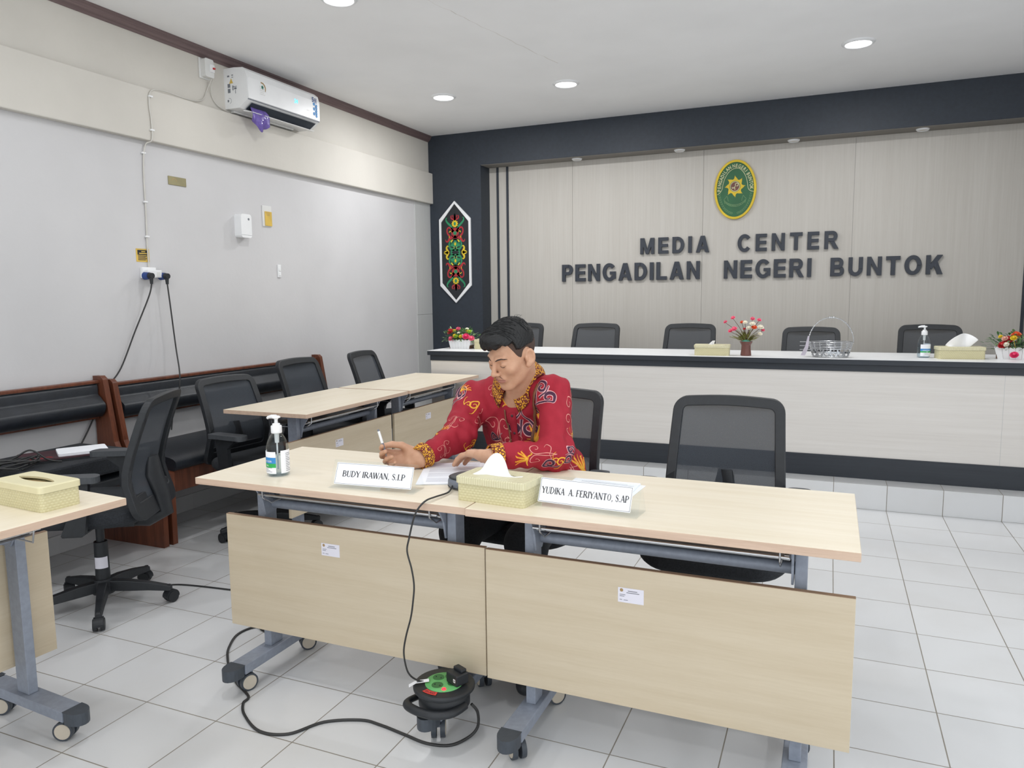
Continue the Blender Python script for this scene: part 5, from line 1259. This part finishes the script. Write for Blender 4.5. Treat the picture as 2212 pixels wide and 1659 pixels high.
def sd_head1(L):
    X = L.copy(); X[:, 0] = np.abs(X[:, 0])
    d = ell(L, (0, .016, .034), (.0745, .094, .089))
    d = sm(d, ell(L, (0, -.030, -.028), (.0605, .060, .082)), .03)
    d = sm(d, cap(X, (.052, .004, -.050), (.019, -.060, -.098), .018, .014), .026)
    d = sm(d, ell(L, (0, -.066, -.1025), (.022, .019, .017)), .02)
    d = sm(d, ell(X, (.046, -.058, -.022), (.017, .019, .016)), .026)
    d = sm(d, cap(X, (.012, -.085, .024), (.040, -.072, .027), .0085, .0075), .012)       # brow
    d = smx(d, -ell(X, (.032, -.096, .0035), (.0185, .015, .0115)), .012)               # socket
    eye = ell(X, (.0325, -.0745, .0025), (.0148, .0135, .0125)); d = sm(d, eye, .0035)  # lowered lids
    d = sm(d, cap(L, (0, -.086, .016), (0, -.109, -.026), .0075, .0100), .010)           # nose
    d = sm(d, ell(L, (0, -.110, -.029), (.0105, .0095, .0085)), .006)
    d = sm(d, ell(X, (.0125, -.099, -.0325), (.0072, .0105, .0068)), .005)
    d = smx(d, -ell(X, (.0062, -.103, -.0405), (.0034, .006, .0035)), .002)
    d = sm(d, ell(L, (0, -.082, -.060), (.027, .013, .018)), .016)                       # muzzle
    d = sm(d, cap(X, (0, -.0945, -.0570), (.0255, -.0825, -.0605), .0044, .0026), .005)    # lips
    d = sm(d, cap(X, (0, -.0930, -.0680), (.0215, -.0835, -.0650), .0054, .0028), .005)
    d = smx(d, -cap(X, (0, -.0995, -.0622), (.028, -.0855, -.0625), .0022, .0012), .003)
    d = smx(d, -ell(L, (0, -.095, -.083), (.016, .007, .005)), .010)
    d = smx(d, -cap(L, (0, -.104, -.044), (0, -.101, -.052), .0022), .004)
    # ears
    e = X-np.array([.0835, .016, -.006]); Me = rotm(R(-26), R(-10), R(-6)); e = e@Me
    q = np.sqrt((e[:, 1]/.021)**2+(e[:, 2]/.034)**2); rr_ = np.linalg.norm(e/np.array([.0085, .021, .034]), axis=1); ear = (rr_-1)*.0085
    ear = smx(ear, -ell(e, (.0095, -.001, .004), (.0095, .0145, .024)), .003); ear = sm(ear, ell(e, (0, -.010, -.030), (.006, .009, .010)), .006)
    ear = sm(ear, ell(e, (.003, -.015, -.004), (.005, .004, .008)), .004)
    return sm(d, ear, .006)
def sd_neck(P):
    return sm(cap(P, hl((0, .032, -.045)), NB+np.array([0, .0, -.01]), .050, .056), cap(P, hl((0, .0, -.075)), NB+np.array([-.002, -.04, -.04]), .040, .046), .03)
def sd_torso(P, o=0.):
    d = ell(P, (1.578, .935, .815), (.158+o, .108+o, .185+o), TY)
    d = sm(d, ell(P, (1.600, 1.035, .60), (.158+o, .122+o, .185+o), rotm(R(-8), R(8), 0)), .08)
    d = sm(d, cap(P, SR+np.array([.03, -.005, -.012]), SL+np.array([-.03, .008, -.012]), .056+o), .06)
    d = sm(d, cap(P, NB+np.array([0, .012, -.005]), SR+np.array([.035, 0, .012]), .050+o, .044+o), .03); d = sm(d, cap(P, NB+np.array([0, .012, -.005]), SL+np.array([-.035, 0, .012]), .050+o, .044+o), .03)
    return d
def sd_arms(P, o=0.):
    d = cap(P, SR, ER, .050+o, .041+o); d = sm(d, cap(P, ER, WR, .040+o, .027+o*.9), .03)
    e = cap(P, SL, EL, .050+o, .041+o); e = sm(e, cap(P, EL, WL, .040+o, .027+o*.9), .03)
    return np.minimum(d, e)
KN = [(np.array([1.46, .62, .50]), np.array([1.45, .66, .06])), (np.array([1.73, .58, .50]), np.array([1.76, .63, .06]))]
HP = [np.array([1.51, 1.03, .53]), np.array([1.68, 1.02, .53])]
def sd_legs(P, o=0.):
    d = None
    for (k_, a), h_ in zip(KN, HP):
        q = sm(cap(P, h_, k_, .078+o, .060+o), cap(P, k_, a, .056+o, .038+o), .03); d = q if d is None else np.minimum(d, q)
    return sm(d, ell(P, (1.60, 1.03, .545), (.165+o, .13+o, .105+o)), .05)
def sd_body(P):
    d = sm(sd_head(P), sd_neck(P), .022); d = sm(d, sd_torso(P), .03); d = sm(d, sd_arms(P), .03)
    d = sm(d, sd_hand(P, WR, RD, RN, RS, RB), .012); d = sm(d, sd_hand(P, WL, LD, LN, LS, LB), .012)
    return sm(d, sd_legs(P), .04)
# two resolutions keep the mesh light: the body in one net, fine enough for fingers and face
lo, hi = (1.20, .40, .02), (1.98, 1.20, 1.27)
Vb, Fb = nets(sd_body, lo, hi, .0031); Vb = snap(sd_body, Vb, 1)
L = (Vb-HC)@HR/HS; X = np.abs(L[:, 0])
fc = L[Fb].mean(1); fx = np.abs(fc[:, 0])
mi = np.zeros(len(Fb), int)
lipmask = (fc[:, 1] < -.074) & (fx < .0265-.25*np.abs(fc[:, 2]+.062)) & (fc[:, 2] > -.0735+.1*fx) & (fc[:, 2] < -.0535-.12*fx)
mi[lipmask] = 1
k = NT('skin'); v = k.coord(); n1 = k.noise(k.mapv(v, (60, 60, 60)), 1, 4); n2 = k.noise(k.mapv(v, (9, 9, 9)), 1, 2)
k.base(k.mix(k.ramp(k.math('ADD', k.math('MULTIPLY', n1, .5), k.math('MULTIPLY', n2, .5)), .35, .65), rgb((205, 161, 133)), rgb((194, 148, 120))), .5, 0, .4)
k.b.inputs['Subsurface Weight'].default_value = .12; k.b.inputs['Subsurface Radius'].default_value = (.01, .004, .002); k.b.inputs['Subsurface Scale'].default_value = .6
k.bump(k.noise(k.mapv(v, (700, 700, 700)), 1, 2), .0002); MT['skin'] = k.m
MT['lips'] = mat('lip_skin', (172, 118, 104), .5, var=.05, scale=(120, 120, 120))
mesh_obj('body', Vb, Fb, ['skin', 'lips'], man, mi)
# ---- hair: long swept top over short faded sides
def hairnoise(L, dirv, a, fq):
    d = nv(dirv); u = nv(np.cross(d, [0, 0, 1.])); w = np.cross(d, u)
    return a*(np.sin((L@u)*fq+3*np.sin((L@d)*40)+2*np.sin((L@w)*70))*.6+np.sin((L@w)*fq*.8+2.5*np.sin((L@d)*33+1)+(L@u)*fq*.5)*.4)
def sd_hairtop(P): return HS*sd_hairtop1((P-HC)@HR/HS)
def sd_hairtop1(L):
    d = ell(L, (-.002, .010, .052), (.0835, .104, .092))
    d = sm(d, ell(L, (-.014, -.055, .094), (.056, .040, .030)), .03)          # quiff falling to his right brow
    d = sm(d, ell(L, (-.050, -.058, .068), (.021, .027, .028)), .02)
    d = d+hairnoise(L, (-.85, -.5, -.2), .0016, 620)
    cut = .052+.25*np.maximum(0, -L[:, 1]-.05)*0-.10*np.minimum(0, L[:, 1])*0
    low = np.where(L[:, 1] < -.03, .062+.20*np.maximum(0, L[:, 0]+.02)-.42*np.maximum(0, -L[:, 0]-.035), .040-.35*np.maximum(0, L[:, 1]-.03))
    d = smx(d, low-L[:, 2]+.006*np.sin(L[:, 0]*190)*(L[:, 1] < -.02), .005)
    return d
def sd_hairside(P): return HS*sd_hairside1((P-HC)@HR/HS)
def sd_hairside1(L):
    X = np.abs(L[:, 0])
    d = ell(L, (0, .016, .034), (.0775, .097, .091))
    d = smx(d, -.002-L[:, 1]-.30*(L[:, 2]-.03)-.034, .006)                    # temple line
    low = -.020+.25*np.maximum(0, .02-L[:, 1])-.55*np.maximum(0, L[:, 1]-.035)
    d = smx(d, low-L[:, 2], .006); d = smx(d, -ell(np.stack([X, L[:, 1], L[:, 2]], 1), (.078, .014, -.006), (.02, .028, .040)), .004)
    return d
V, F = nets(sd_hairside, (1.47, .55, .98), (1.80, .90, 1.30), .004); 
k = NT('short_faded_hair'); k.base(k.mix(k.noise(k.mapv(k.coord(), (420, 420, 420)), 1, 2), rgb((96, 72, 60)), rgb((44, 36, 34))), .8); k.bump(k.noise(k.mapv(k.coord(), (600, 600, 600)), 1, 1), .0006); MT['fade'] = k.m
mesh_obj('short_side_hair', V, F, 'fade', man)
V, F = nets(sd_hairtop, (1.45, .50, 1.0), (1.82, .92, 1.32), .003)
MT['hair'] = mat('black_hair', (11, 12, 14), .45, var=.35, scale=(160, 160, 60), detail=4, bump=.0012, bscale=(900, 900, 160))
hairo = mesh_obj('hair', V, F, 'hair', man)
# combed strands and a few loose ends
b = B(); r_ = random.Random(2); mo = np.array(MAN)
for i in range(150):
    a0 = np.array([r_.uniform(-.03, .075), r_.uniform(-.05, .10), .2]); pts = []
    st = np.array([-.9, -.45, 0])*r_.uniform(.05, .10)
    for q in range(6):
        p = a0+st*q/5; pts.append(p)
    W_ = np.array([hl(p) for p in pts]); ok = True
    for it in range(8): dd = sd_hairtop(W_); W_ = W_-HR[:, 2][None]*np.clip(dd, -.05, .05)[:, None]*.8
    W_ = W_+grad(sd_hairtop, W_)*.0008*np.sin(np.linspace(0, PI, 6))[:, None]
    LL = (W_-HC)@HR/HS
    if np.abs(sd_hairtop(W_)).max() > .004 or LL[:, 2].min() < .066 or LL[:, 1].min() < -.092: continue
    b.tube([Vector(p-mo) for p in W_], [.0004, .0011, .0013, .0012, .001, .0003], 4)
for i in range(9):
    p = snap(sd_hairtop, np.array([hl((.01+.055*r_.random(), .03+.06*r_.random(), .128))]), 5)[0]; q = r_.uniform(-.6, .9); dr = HR@np.array([.7+.3*q, .4, .5]); up = HR[:, 2]
    b.tube([Vector(p-mo), Vector(p+dr*.009+up*.006-mo), Vector(p+dr*.020+up*.003*r_.random()-mo)], [.0006, .0005, .0002], 4)
b.build('hair_strands', 'hair', man)
# brows, lashes, moustache shadow: thin strokes laid on the face
def onface(pts, off): return [Vector(p-mo) for p in (lambda W_: W_+grad(sd_head, W_)*off)(snap(sd_head, np.array([hl(q) for q in pts]), 4))]
MT['brow'] = mat('brow_hair', (58, 44, 40), .8, var=.3, scale=(300, 300, 300))
for s in (-1, 1):
    b = B(); b.tube(onface([(s*.013, -.095, .0215), (s*.024, -.092, .0265), (s*.036, -.085, .0285), (s*.046, -.075, .0255), (s*.052, -.066, .0205)], .0002), [.0016, .0026, .0024, .0018, .0006], 8, flat=1); b.build('eyebrow', 'brow', man)
    b = B(); b.tube(onface([(s*.0195, -.088, -.0035), (s*.026, -.09, -.0075), (s*.033, -.09, -.0090), (s*.040, -.088, -.0075), (s*.0465, -.082, -.003)], .0001), [.0004, .0012, .0014, .0013, .0005], 6); b.build('eyelash', 'brow', man)
MT['mous'] = mat('moustache_stubble', (150, 110, 92), .8, var=.25, scale=(700, 700, 700))
b = B()
for s in (-1, 1): b.tube(onface([(s*.003, -.105, -.0475), (s*.011, -.102, -.0485), (s*.019, -.095, -.0515), (s*.026, -.088, -.058)], -.0008), [.0016, .0022, .0022, .0008], 6)
b.build('moustache', 'mous', man)

# ---- shirt
ax_n = nv(np.array([0, -.62, .78]))
def wr(P):
    u = P[:, 0]*1.0+P[:, 2]*.6; v_ = P[:, 2]-P[:, 1]*.5
    return 1.5*(.0022*np.sin(u*46+2.2*np.sin(v_*31))+.0016*np.sin(v_*73+1.7*np.sin(P[:, 0]*52))+.0012*np.sin((P[:, 1]+P[:, 0])*95+2*np.sin(P[:, 2]*40)))
def fold(P, c, ax, w, a, fq):
    ax = nv(ax); q = P-np.asarray(c); t = q@ax; r2_ = (q*q).sum(1); return a*np.exp(-r2_/(w*w))*np.sin(t*fq)
def sd_shirt0(P):
    d = sd_torso(P, .010)
    d = sm(d, ell(P, (1.612, 1.03, .64), (.185, .135, .16), rotm(R(-8), R(8), 0)), .05)
    a = cap(P, SR, ER, .062, .056); a = sm(a, cap(P, ER, WR-(WR-ER)*.10, .054, .037), .03)
    e = cap(P, SL, EL, .064, .055); e = sm(e, cap(P, EL, WL-(WL-EL)*.10, .053, .038), .03)
    return sm(sm(d, a, .035), e, .035)
def sd_shirt(P):
    d = sd_shirt0(P)+wr(P)+fold(P, ER, (ER-SR)+(WR-ER), .07, .0055, 150)+fold(P, EL, (EL-SL)*.6+(WL-EL), .07, .0045, 140)+fold(P, SR+np.array([.02, -.02, -.07]), (0, .2, 1), .07, .004, 130)+fold(P, SL+np.array([-.03, -.03, -.08]), (.3, .2, 1), .07, .004, 130)
    d = sm(d, cap(P, NC-ax_n*.05, NC+ax_n*.004, .066), .02); d = smx(d, -cap(P, NC+ax_n*.02, NC+ax_n*.2, .060), .004)
    # cut at the cuffs, the hem and the neck
    rd = nv(WR-ER); ld = nv(WL-EL)
    near_r = np.linalg.norm(P-WR, axis=1) < .12; near_l = np.linalg.norm(P-WL, axis=1) < .12
    d = np.where(near_r, smx(d, (P-WR)@rd-.000, .003), d); d = np.where(near_l, smx(d, (P-WL)@ld-.000, .003), d)
    return smx(d, .475-P[:, 2], .01)
Vs, Fs = nets(sd_shirt, (1.20, .44, .45), (1.98, 1.24, 1.08), .0055)
shirt_v = [tuple(p) for p in Vs-mo]
b = B(); b.v = shirt_v; b.f = [list(f_) for f_ in Fs.tolist()]; b.mi = [0]*len(b.f); b.sm = [True]*len(b.f)
# batik curls printed on the cloth: tangent-plane strokes dropped onto the surface
def stroke(pts2, w, c, tu, tv, off, m):
    Q = cat(pts2, 7); n = len(Q); mid = np.array([[p.x, p.y] for p in Q]); d = np.gradient(mid, axis=0); d /= np.maximum(np.linalg.norm(d, axis=1, keepdims=True), 1e-9); nn = np.stack([-d[:, 1], d[:, 0]], 1)
    ws = np.interp(np.linspace(0, 1, n), np.linspace(0, 1, len(w)), w)[:, None]; rails = []
    for s in (-.5, 0, .5):
        q = mid+nn*ws*s; P = c+q[:, :1]*tu+q[:, 1:]*tv
        for _ in range(4): P = P-grad(sd_shirt, P)*np.clip(sd_shirt(P), -.02, .02)[:, None]
        rails.append(P+grad(sd_shirt, P)*off-mo)
    b.m(m); n0 = len(b.f); b.strip([tuple(p) for p in rails[0]], [tuple(p) for p in rails[1]]); b.strip([tuple(p) for p in rails[1]], [tuple(p) for p in rails[2]])
    for i in range(n0, len(b.f)): b.sm[i] = True
def spiral(r0, turns, a0, sgn=1, tail=None, n=9):
    pts = [(r0*(1-.82*i/n)*math.cos(a0+sgn*2*PI*turns*i/n), r0*(1-.82*i/n)*math.sin(a0+sgn*2*PI*turns*i/n)) for i in range(n+1)]
    return (tail or [])+pts
def motif(seed_p, kind, s, rot):
    s *= 1.18
    c = snap(sd_shirt, np.array([seed_p], float), 5); n = grad(sd_shirt, c)[0]; c = c[0]
    tu = nv(np.cross([0, 0, 1.], n)) if abs(n[2]) < .9 else np.array([1., 0, 0]); tv = np.cross(n, tu)
    cr_, sr_ = math.cos(rot), math.sin(rot); tu, tv = tu*cr_+tv*sr_, tv*cr_-tu*sr_
    def st(p, w, off, m): stroke([(x*s, y*s) for x, y in p], [q*s for q in w], c, tu, tv, off, m)
    if kind == 'scroll':         # dark scroll with pale outline
        for q, (a0, sg, tx) in enumerate(((0, 1, -1), (PI, -1, 1))):
            p = [(0, -1.3), (tx*.15*-1, -.6)]+[(x-tx*.55, y+.45) for x, y in spiral(.52, 1.15, a0, sg)]
            st(p, [.10, .30, .36, .30, .24, .14], .0007, 2); st(p, [.03, .18, .24, .20, .15, .06], .0011, 1)
        st([(0, -.2), (.05, .5), (.0, 1.2)], [.28, .2, .04], .0008, 2); st([(0, -.2), (.05, .5), (.0, 1.1)], [.16, .1, .02], .0012, 1)
    elif kind == 'gold':
        for k_ in range(5):
            a = -1.1+.55*k_; p = [(0, -.5), (.45*math.sin(a), .1), (.85*math.sin(a), .35+.35*math.cos(a)), (1.0*math.sin(a)+.16, .62*math.cos(a)+.25)]
            st(p, [.30, .26, .18, .05], .0008, 4); st(p, [.10, .12, .08, .02], .0012, 3)
        st([(-.6, -.7), (-.25, -.45), (.25, -.45), (.6, -.7), (.75, -.5)], [.08, .16, .16, .1, .04], .0008, 3)
    elif kind == 'line':         # thin pale curls
        for tx, a0, sg in ((-1, 0, 1), (1, PI, -1)):
            st([(0, -1.2), (tx*.1, -.4)]+[(x+tx*.55, y+.5) for x, y in spiral(.5, 1.1, a0 if tx > 0 else a0, sg)], [.045, .06, .06, .05, .03], .0008, 5)
            st([(0, -.6), (tx*.5, -.75), (tx*.8, -.4), (tx*.6, -.2)], [.03, .06, .05, .02], .0008, 5)
    elif kind == 'hook':
        p = spiral(.6, 1.25, 2.4, -1, [(.9, -1.2), (.5, -.9), (-.1, -.6)]); st(p, [.06, .22, .36, .34, .26, .12], .0007, 2); st(p, [.02, .14, .25, .24, .17, .06], .0011, 1)
    elif kind == 'gcurl':
        p = spiral(.55, 1.3, .3, 1, [(-.9, -1.0), (-.3, -.8)]); st(p, [.05, .14, .16, .12, .08], .0008, 3); p = spiral(.4, 1.1, PI, -1, [(.2, 1.0), (-.2, .8)]); st([(x-.5, y+.3) for x, y in p], [.04, .1, .1, .06], .0008, 3)
MOT = [((1.33, .86, .93), 'scroll', .055, .3), ((1.345, .80, .86), 'hook', .040, .9), ((1.44, .80, .94), 'gcurl', .034, .2), ((1.37, .66, .83), 'gold', .036, 1.1), ((1.36, .60, .80), 'hook', .034, 2.2), ((1.41, .60, .80), 'line', .030, .4),
       ((1.52, .80, .83), 'line', .050, 0), ((1.63, .79, .87), 'scroll', .042, PI), ((1.55, .80, .74), 'hook', .042, -.4), ((1.57, .83, .94), 'gold', .026, .1), ((1.70, .80, .82), 'gold', .042, -.3), ((1.69, .78, .74), 'gold', .046, .6), ((1.66, .80, .78), 'gcurl', .034, 2.0),
       ((1.74, .79, .97), 'scroll', .040, -.7), ((1.79, .80, .93), 'line', .050, .2), ((1.73, .79, .90), 'gold', .036, .2), ((1.71, .79, .93), 'hook', .028, 2.5), ((1.83, .74, .87), 'line', .040, -.6), ((1.80, .71, .83), 'hook', .034, .5), ((1.86, .66, .80), 'scroll', .034, 1.3), ((1.79, .58, .81), 'line', .036, 1.5),
       ((1.74, .54, .80), 'gold', .030, 1.3), ((1.81, .60, .77), 'hook', .030, 1.0), ((1.84, .62, .78), 'gcurl', .026, .2), ((1.47, .80, .87), 'line', .036, .7), ((1.60, .79, .78), 'line', .036, .2), ((1.45, .74, .80), 'gcurl', .028, 1.0), ((1.40, .70, .86), 'line', .036, .3),
       ((1.50, .83, .80), 'hook', .030, 1.4), ((1.36, .86, .98), 'gold', .026, -.5), ((1.52, .86, .96), 'line', .026, .5), ((1.80, .95, .80), 'scroll', .045, .2), ((1.78, 1.0, .68), 'gold', .045, 0), ((1.80, .92, .70), 'line', .045, .4), ((1.40, 1.0, .78), 'scroll', .045, 0), ((1.42, .98, .66), 'gcurl', .04, 0),
       ((1.58, 1.06, .90), 'scroll', .055, 0), ((1.48, 1.06, .86), 'gold', .045, .4), ((1.70, 1.05, .86), 'line', .055, 0), ((1.60, 1.12, .74), 'hook', .05, .4), ((1.50, 1.1, .72), 'line', .05, .2), ((1.72, 1.1, .72), 'gold', .045, .3), ((1.85, .75, .84), 'gcurl', .034, .3), ((1.76, .86, 1.0), 'gold', .026, .6), ((1.66, .86, 1.0), 'line', .024, .2)]
for q in MOT: motif(*q)
k = NT('red_cotton'); v = k.coord(); k.base(k.mix(k.noise(k.mapv(v, (35, 35, 35)), 1, 4), rgb((172, 44, 60)), rgb((152, 34, 50))), .75, 0, .25); k.bump(k.noise(k.mapv(v, (900, 900, 900)), 1, 1), .0003); MT['shirt'] = k.m
for nm, c in (('pr_dark', (70, 34, 62)), ('pr_pale', (222, 168, 170)), ('pr_yel', (236, 176, 56)), ('pr_ora', (216, 96, 36)), ('pr_thin', (226, 150, 140))): MT[nm] = mat('print_'+nm[3:], c, .75, var=.08, scale=(90, 90, 90))
shirt = b.build('shirt', ['shirt', 'pr_dark', 'pr_pale', 'pr_yel', 'pr_ora', 'pr_thin'], man)
# collar with gold scrollwork, cuffs, buttons, strap
k = NT('gold_scroll_cloth'); v = k.coord(); vo = k.n('TexVoronoi'); vo.feature = 'DISTANCE_TO_EDGE'; vo.inputs['Scale'].default_value = 75
k.l(v, vo.inputs['Vector']); vs_ = k.n('TexVoronoi'); vs_.inputs['Scale'].default_value = 75; k.l(v, vs_.inputs['Vector'])
ring = k.math('LESS_THAN', k.math('ABSOLUTE', k.math('SUBTRACT', k.math('FRACT', k.math('MULTIPLY', vs_.outputs[0], 2.2)), .5)), .22)
k.base(k.mix(ring, rgb((112, 40, 40)), rgb((228, 168, 48))), .75); MT['goldcloth'] = k.m
t1 = nv(np.cross(ax_n, [0.97, -.24, 0])); t2 = np.cross(t1, ax_n)     # t2 ~ his left, t1 ~ back
if t1[1] < 0: t1 = -t1
if t2[0] < 0: t2 = -t2
def collar_pt(phi, rr_, hgt): return NC+(t1*math.cos(phi)+t2*math.sin(phi))*rr_+ax_n*hgt
for s in (-1, 1):
    b = B(); T_, U_, O_ = [], [], []
    for i in range(25):
        q = i/24; phi = s*q*R(177); fr_ = max(0, (q-.55)/.45)
        T_.append(Vector(collar_pt(phi, .0655-.004*fr_, .036-.006*fr_)-mo)); U_.append(Vector(collar_pt(phi, .0695-.003*fr_, .040-.007*fr_)-mo))
        o_ = collar_pt(phi-s*.34*fr_, .099+.014*fr_, -.010-.056*fr_**1.2)
        O_.append(Vector(o_-mo))
    M_ = [(a+c)/2+(a-Vector(NC-mo)).normalized()*.003 for a, c in zip(U_, O_)]
    def lift(Q, off):
        P_ = np.array([list(p) for p in Q])+mo
        for _ in range(3): dd = sd_shirt(P_); P_ = P_+grad(sd_shirt, P_)*np.maximum(0, off-dd)[:, None]
        return [Vector(p-mo) for p in P_]
    O_ = lift(O_, .0045); M_ = lift(M_, .007)
    b.strip(T_, U_); b.strip(U_, M_); b.strip(M_, O_)
    b.sm = [True]*len(b.f); b.build('collar_flap', 'goldcloth', man, solid=.003)
b = B(); Lr = [[], []]
for i in range(33): phi = -R(168)+2*R(168)*i/32; fr_ = max(0, (abs(phi)/R(168)-.6)/.4); Lr[0].append(Vector(collar_pt(phi, .0605-.002*fr_, .036-.008*fr_)-mo)); Lr[1].append(Vector(collar_pt(phi, .068, -.016-.022*fr_)-mo))
b.strip(*Lr); b.sm = [True]*len(b.f); b.build('collar_band', MT['shirt'], man, solid=.002)
for Wp, El, rr_ in ((WR, ER, .0365), (WL, EL, .0370)):
    d_ = nv(Wp-El); b = B(); c0 = Wp-d_*.032-mo; c1 = Wp+d_*.008-mo
    ra, rb = b.ring(c0, d_, rr_+.009, 28), b.ring(c1, d_, rr_+.003, 28); rc_ = b.ring(Vector(c1)-Vector(d_)*.004, d_, rr_-.003, 28)
    b.add(ra+rb+rc_, [(i, (i+1) % 28, 28+(i+1) % 28, 28+i) for i in range(28)]+[(28+i, 28+(i+1) % 28, 56+(i+1) % 28, 56+i) for i in range(28)], True); b.build('cuff', 'goldcloth', man)
def front_line(x0, z0, x1, z1, n, off, y=.72):
    P = np.stack([np.linspace(x0, x1, n), np.full(n, y), np.linspace(z0, z1, n)], 1); dr = np.array([.03, 1, 0]); 
    for _ in range(60): P = P+dr*np.clip(sd_shirt(P), -.02, .02)[:, None]*.8
    return P+grad(sd_shirt, P)*off
def ribbon(P, w, name, m, side=None):
    n = grad(sd_shirt, P); d = np.gradient(P, axis=0); s = np.cross(n, d); s /= np.maximum(np.linalg.norm(s, axis=1, keepdims=True), 1e-9)
    b = B(); b.strip([tuple(p) for p in P+s*w/2-mo], [tuple(p) for p in P-s*w/2-mo]); b.sm = [True]*len(b.f); return b.build(name, m, man, solid=.0016)
ribbon(front_line(1.590, .905, 1.600, .70, 26, .0018), .030, 'button_placket', MT['shirt'])
for z in (.895, .83, .765):
    P = front_line(1.590+.010*(.905-z)/.2, z, 1.6, z-.01, 2, .0035)[0]-mo; b = B(); b.ball(P, .0052, 12, 8, (1, .5, 1)); b.build('button', 'maroon', man)
MT['strap'] = mat('brown_strap', (126, 82, 58), .6, var=.08, scale=(80, 80, 80))
ribbon(front_line(1.700, 1.015, 1.635, .70, 44, .004), .011, 'neck_strap', 'strap'); ribbon(front_line(1.560, .915, 1.590, .70, 34, .004), .006, 'neck_strap', 'strap')
# trousers, belt line and shoes
V, F = nets(lambda P: smx(sd_legs(P, .010), P[:, 2]-.62, .01), (1.34, .50, .06), (1.86, 1.24, .66), .008)
mesh_obj('trousers', V, F, 'blackfab', man)
for kn, a in KN:
    def sd_shoe(P, a=a): return smx(sm(ell(P, a+np.array([0, -.075, -.012]), (.044, .105, .045)), ell(P, a+np.array([0, .0, .0]), (.042, .055, .058)), .03), .003-P[:, 2], .006)
    V, F = nets(sd_shoe, a+np.array([-.09, -.22, -.08]), a+np.array([.09, .12, .12]), .006); mesh_obj('shoe', V, F, 'black', man)
# pen held between thumb and first finger
th = RB[1][-1]; fg = RB[0][0][0][3]; mid = (th+fg)/2; pd = nv(np.array([-.30, -.02, .95]))
p0 = Vector(mid-pd*.040); p1 = Vector(mid+pd*.05); dv = (p1-p0).normalized()
t = thing('pen', 'white and grey pen held in the man’s right hand', 'pen', p0)
b = B(); b.cyl(dv*.012, dv*.05, .0042, .0046, 12); b.build('grip', 'gun', t); b = B(); b.cyl(dv*.05, dv*.092, .0046, .0046, 12); b.build('barrel', 'white', t)
b = B(); b.cyl((0, 0, 0), dv*.012, .0010, .0040, 12); b.build('tip', 'steel', t); b = B(); b.cyl(dv*.092, dv*.099, .0038, .003, 12); b.build('button', 'gun', t)
